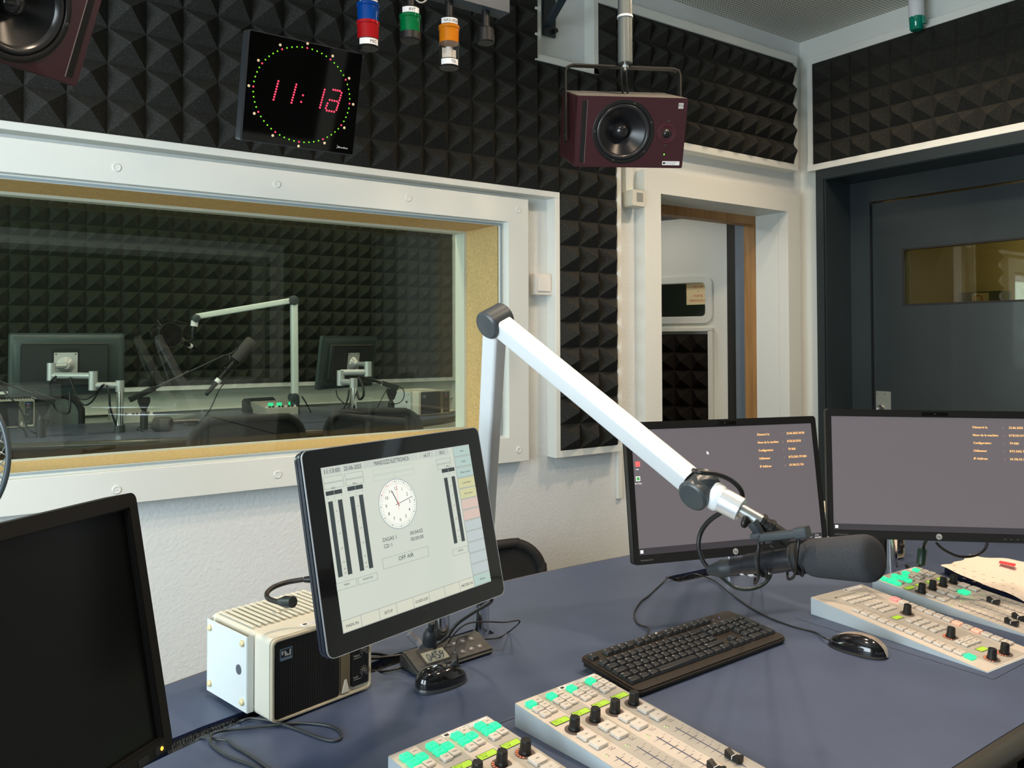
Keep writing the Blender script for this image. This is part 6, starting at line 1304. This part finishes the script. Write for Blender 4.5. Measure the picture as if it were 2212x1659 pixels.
stud_cable([g3(855, 832), g3(870, 840), g3(873, 855), g3(866, 868), g3(852, 873)], 'thin cable bulging in front of the white speaker box', .0028)
# speaker box, mixer strips, phone, windscreen on the studio desk
s0_, s1_ = PS(905, 893), PS(950, 889.5)
sp3 = copytree(AN, zframe(V((2.31, 4.23, DS)), math.atan2(s1_.y-s0_.y, s1_.x-s0_.x)), 'cream speaker box at the right end of the studio desk'); sp3.scale = (1.08, 1.35, 1.0)
sp4 = copytree(AN, zframe(PS(-28, 928), rad(-5)), 'cream speaker box cut by the left edge, inside the studio')
def strip(px0, px1, y, h_, label, lits):
    p0, p1 = PS(px0, y), PS(px1, y); w_ = p1.x-p0.x; t = thing('studio_mixer', label, 'mixing console', M.Translation(p0), 'low mixer strips on the studio desk')
    b = MB(); b.prism([(0, 0), (0, h_*.8), (.30, h_*1.25), (.30, 0)], 0, w_, M(((0, 0, 1, 0), (1, 0, 0, 0), (0, 1, 0, 0), (0, 0, 0, 1)))); b.build('case', mat('strip_case', (.42, .42, .36), .5), t, bevel=.002)
    for i in range(10):
        x = w_*(i+.5)/10; b = MB(); b.cyl((x, .03, h_*.8), (x, .03, h_*.8+.012), .006, n=10); b.build('knob', BLACK if i % 3 else LABELW, t)
    for f in lits: b = MB(); x = w_*f; b.rrect(x-.014, x+.014, .08, .10, h_*.9, h_*.9+.020, .003); b.build('lit_button', BTNG, t)
strip(576, 664, 899, .055, 'pale mixer strip with green lit buttons behind the studio chair', (.28, .55, .93))
strip(254, 346, 916, .05, 'pale mixer strip behind the middle microphone stand', ())
pz0 = PS(549, 893); T = zframe(pz0+V((0, .02, .0)), rad(8)); tp = thing('desk_phone', 'black desk phone console with tilted face on the studio desk', 'phone', T)
b = MB(); b.prism([(0, 0), (0, .02), (.13, .085), (.16, .07), (.16, 0)], 0, .20, M(((0, 0, 1, 0), (1, 0, 0, 0), (0, 1, 0, 0), (0, 0, 0, 1)))); b.build('case', mat('phone_case', (.028, .033, .033), .45), tp, bevel=.004)
S = M.Translation((0, .0, .02)) @ M.Rotation(math.atan2(.065, .13), 4, 'X')
for i in range(3): b = MB(); b.box(.03+.055*i, .07+.055*i, .05, .11, .0, .003, S); b.build('key_field', mat('phone_keys', (.012, .014, .014), .4), tp)
w0_, w1_ = PS(331, 916, DS+.035), PS(352, 916, DS+.035); b = MB(); b.lathe([(.018, 0), (.034, .008), (.036, .075), (.030, .088), (.020, .09), (.020, .03)], axisM(w0_, w1_), 28); tag(b.build('foam_windscreen', mat('windscreen_brown_grey', (0, 0, 0)), smooth=50), 'loose grey foam windscreen lying on its side on the studio desk', 'windscreen')
p0, p1 = PS(352, 912, DS+.02), PS(428, 909, DS+.02); b = MB(); b.cyl(p0, p1, .014, n=20); tag(b.build('metal_tube', mat('tube_dark_alu', (.16, .15, .13), .35, .6), smooth=40), 'dark metal tube lying right of the loose windscreen', 'tube')
b = MB(); pv = PS(970, 888); b.rrect(-.05, .05, -.03, .03, 0, .004, .005, zframe(pv, .6)); tag(b.build('paper_slip', PAPER), 'small paper slip at the rounded right end of the studio desk', 'paper')
# chairs in the studio
def schair(px, py, Y, yaw, w_, h_, label):
    c = at(px, py, 1, Y); T = zframe((c.x, Y+(-.26 if abs(yaw) < 1.6 else .26), SF), yaw); top = c.z-SF
    return chair(T, label, w=w_, h=h_, zb=top-h_-.02, zs=.44, grp='black studio chairs', mat_m=mat('solid_back', (.012, .012, .013), .85))
schair(535, 893, 3.42, rad(180), .46, .42, 'black studio chair back just beyond the glass, in front of the upright boom arm')
schair(855, 877, 3.75, rad(155), .46, .40, 'black studio chair back at the right, in front of the white speaker box')
cC = at(62, 850, 1, 4.95); chair(zframe((cC.x, 4.70, SF), 0), 'studio chair with pale mesh back behind the left monitor', w=.50, h=.46, zb=cC.z-SF-.48, zs=.44, grp='black studio chairs', mat_m=grid_mat('pale_mesh', (.16, .18, .16), (.05, .06, .05), .006, (0, 2), .3, .8))
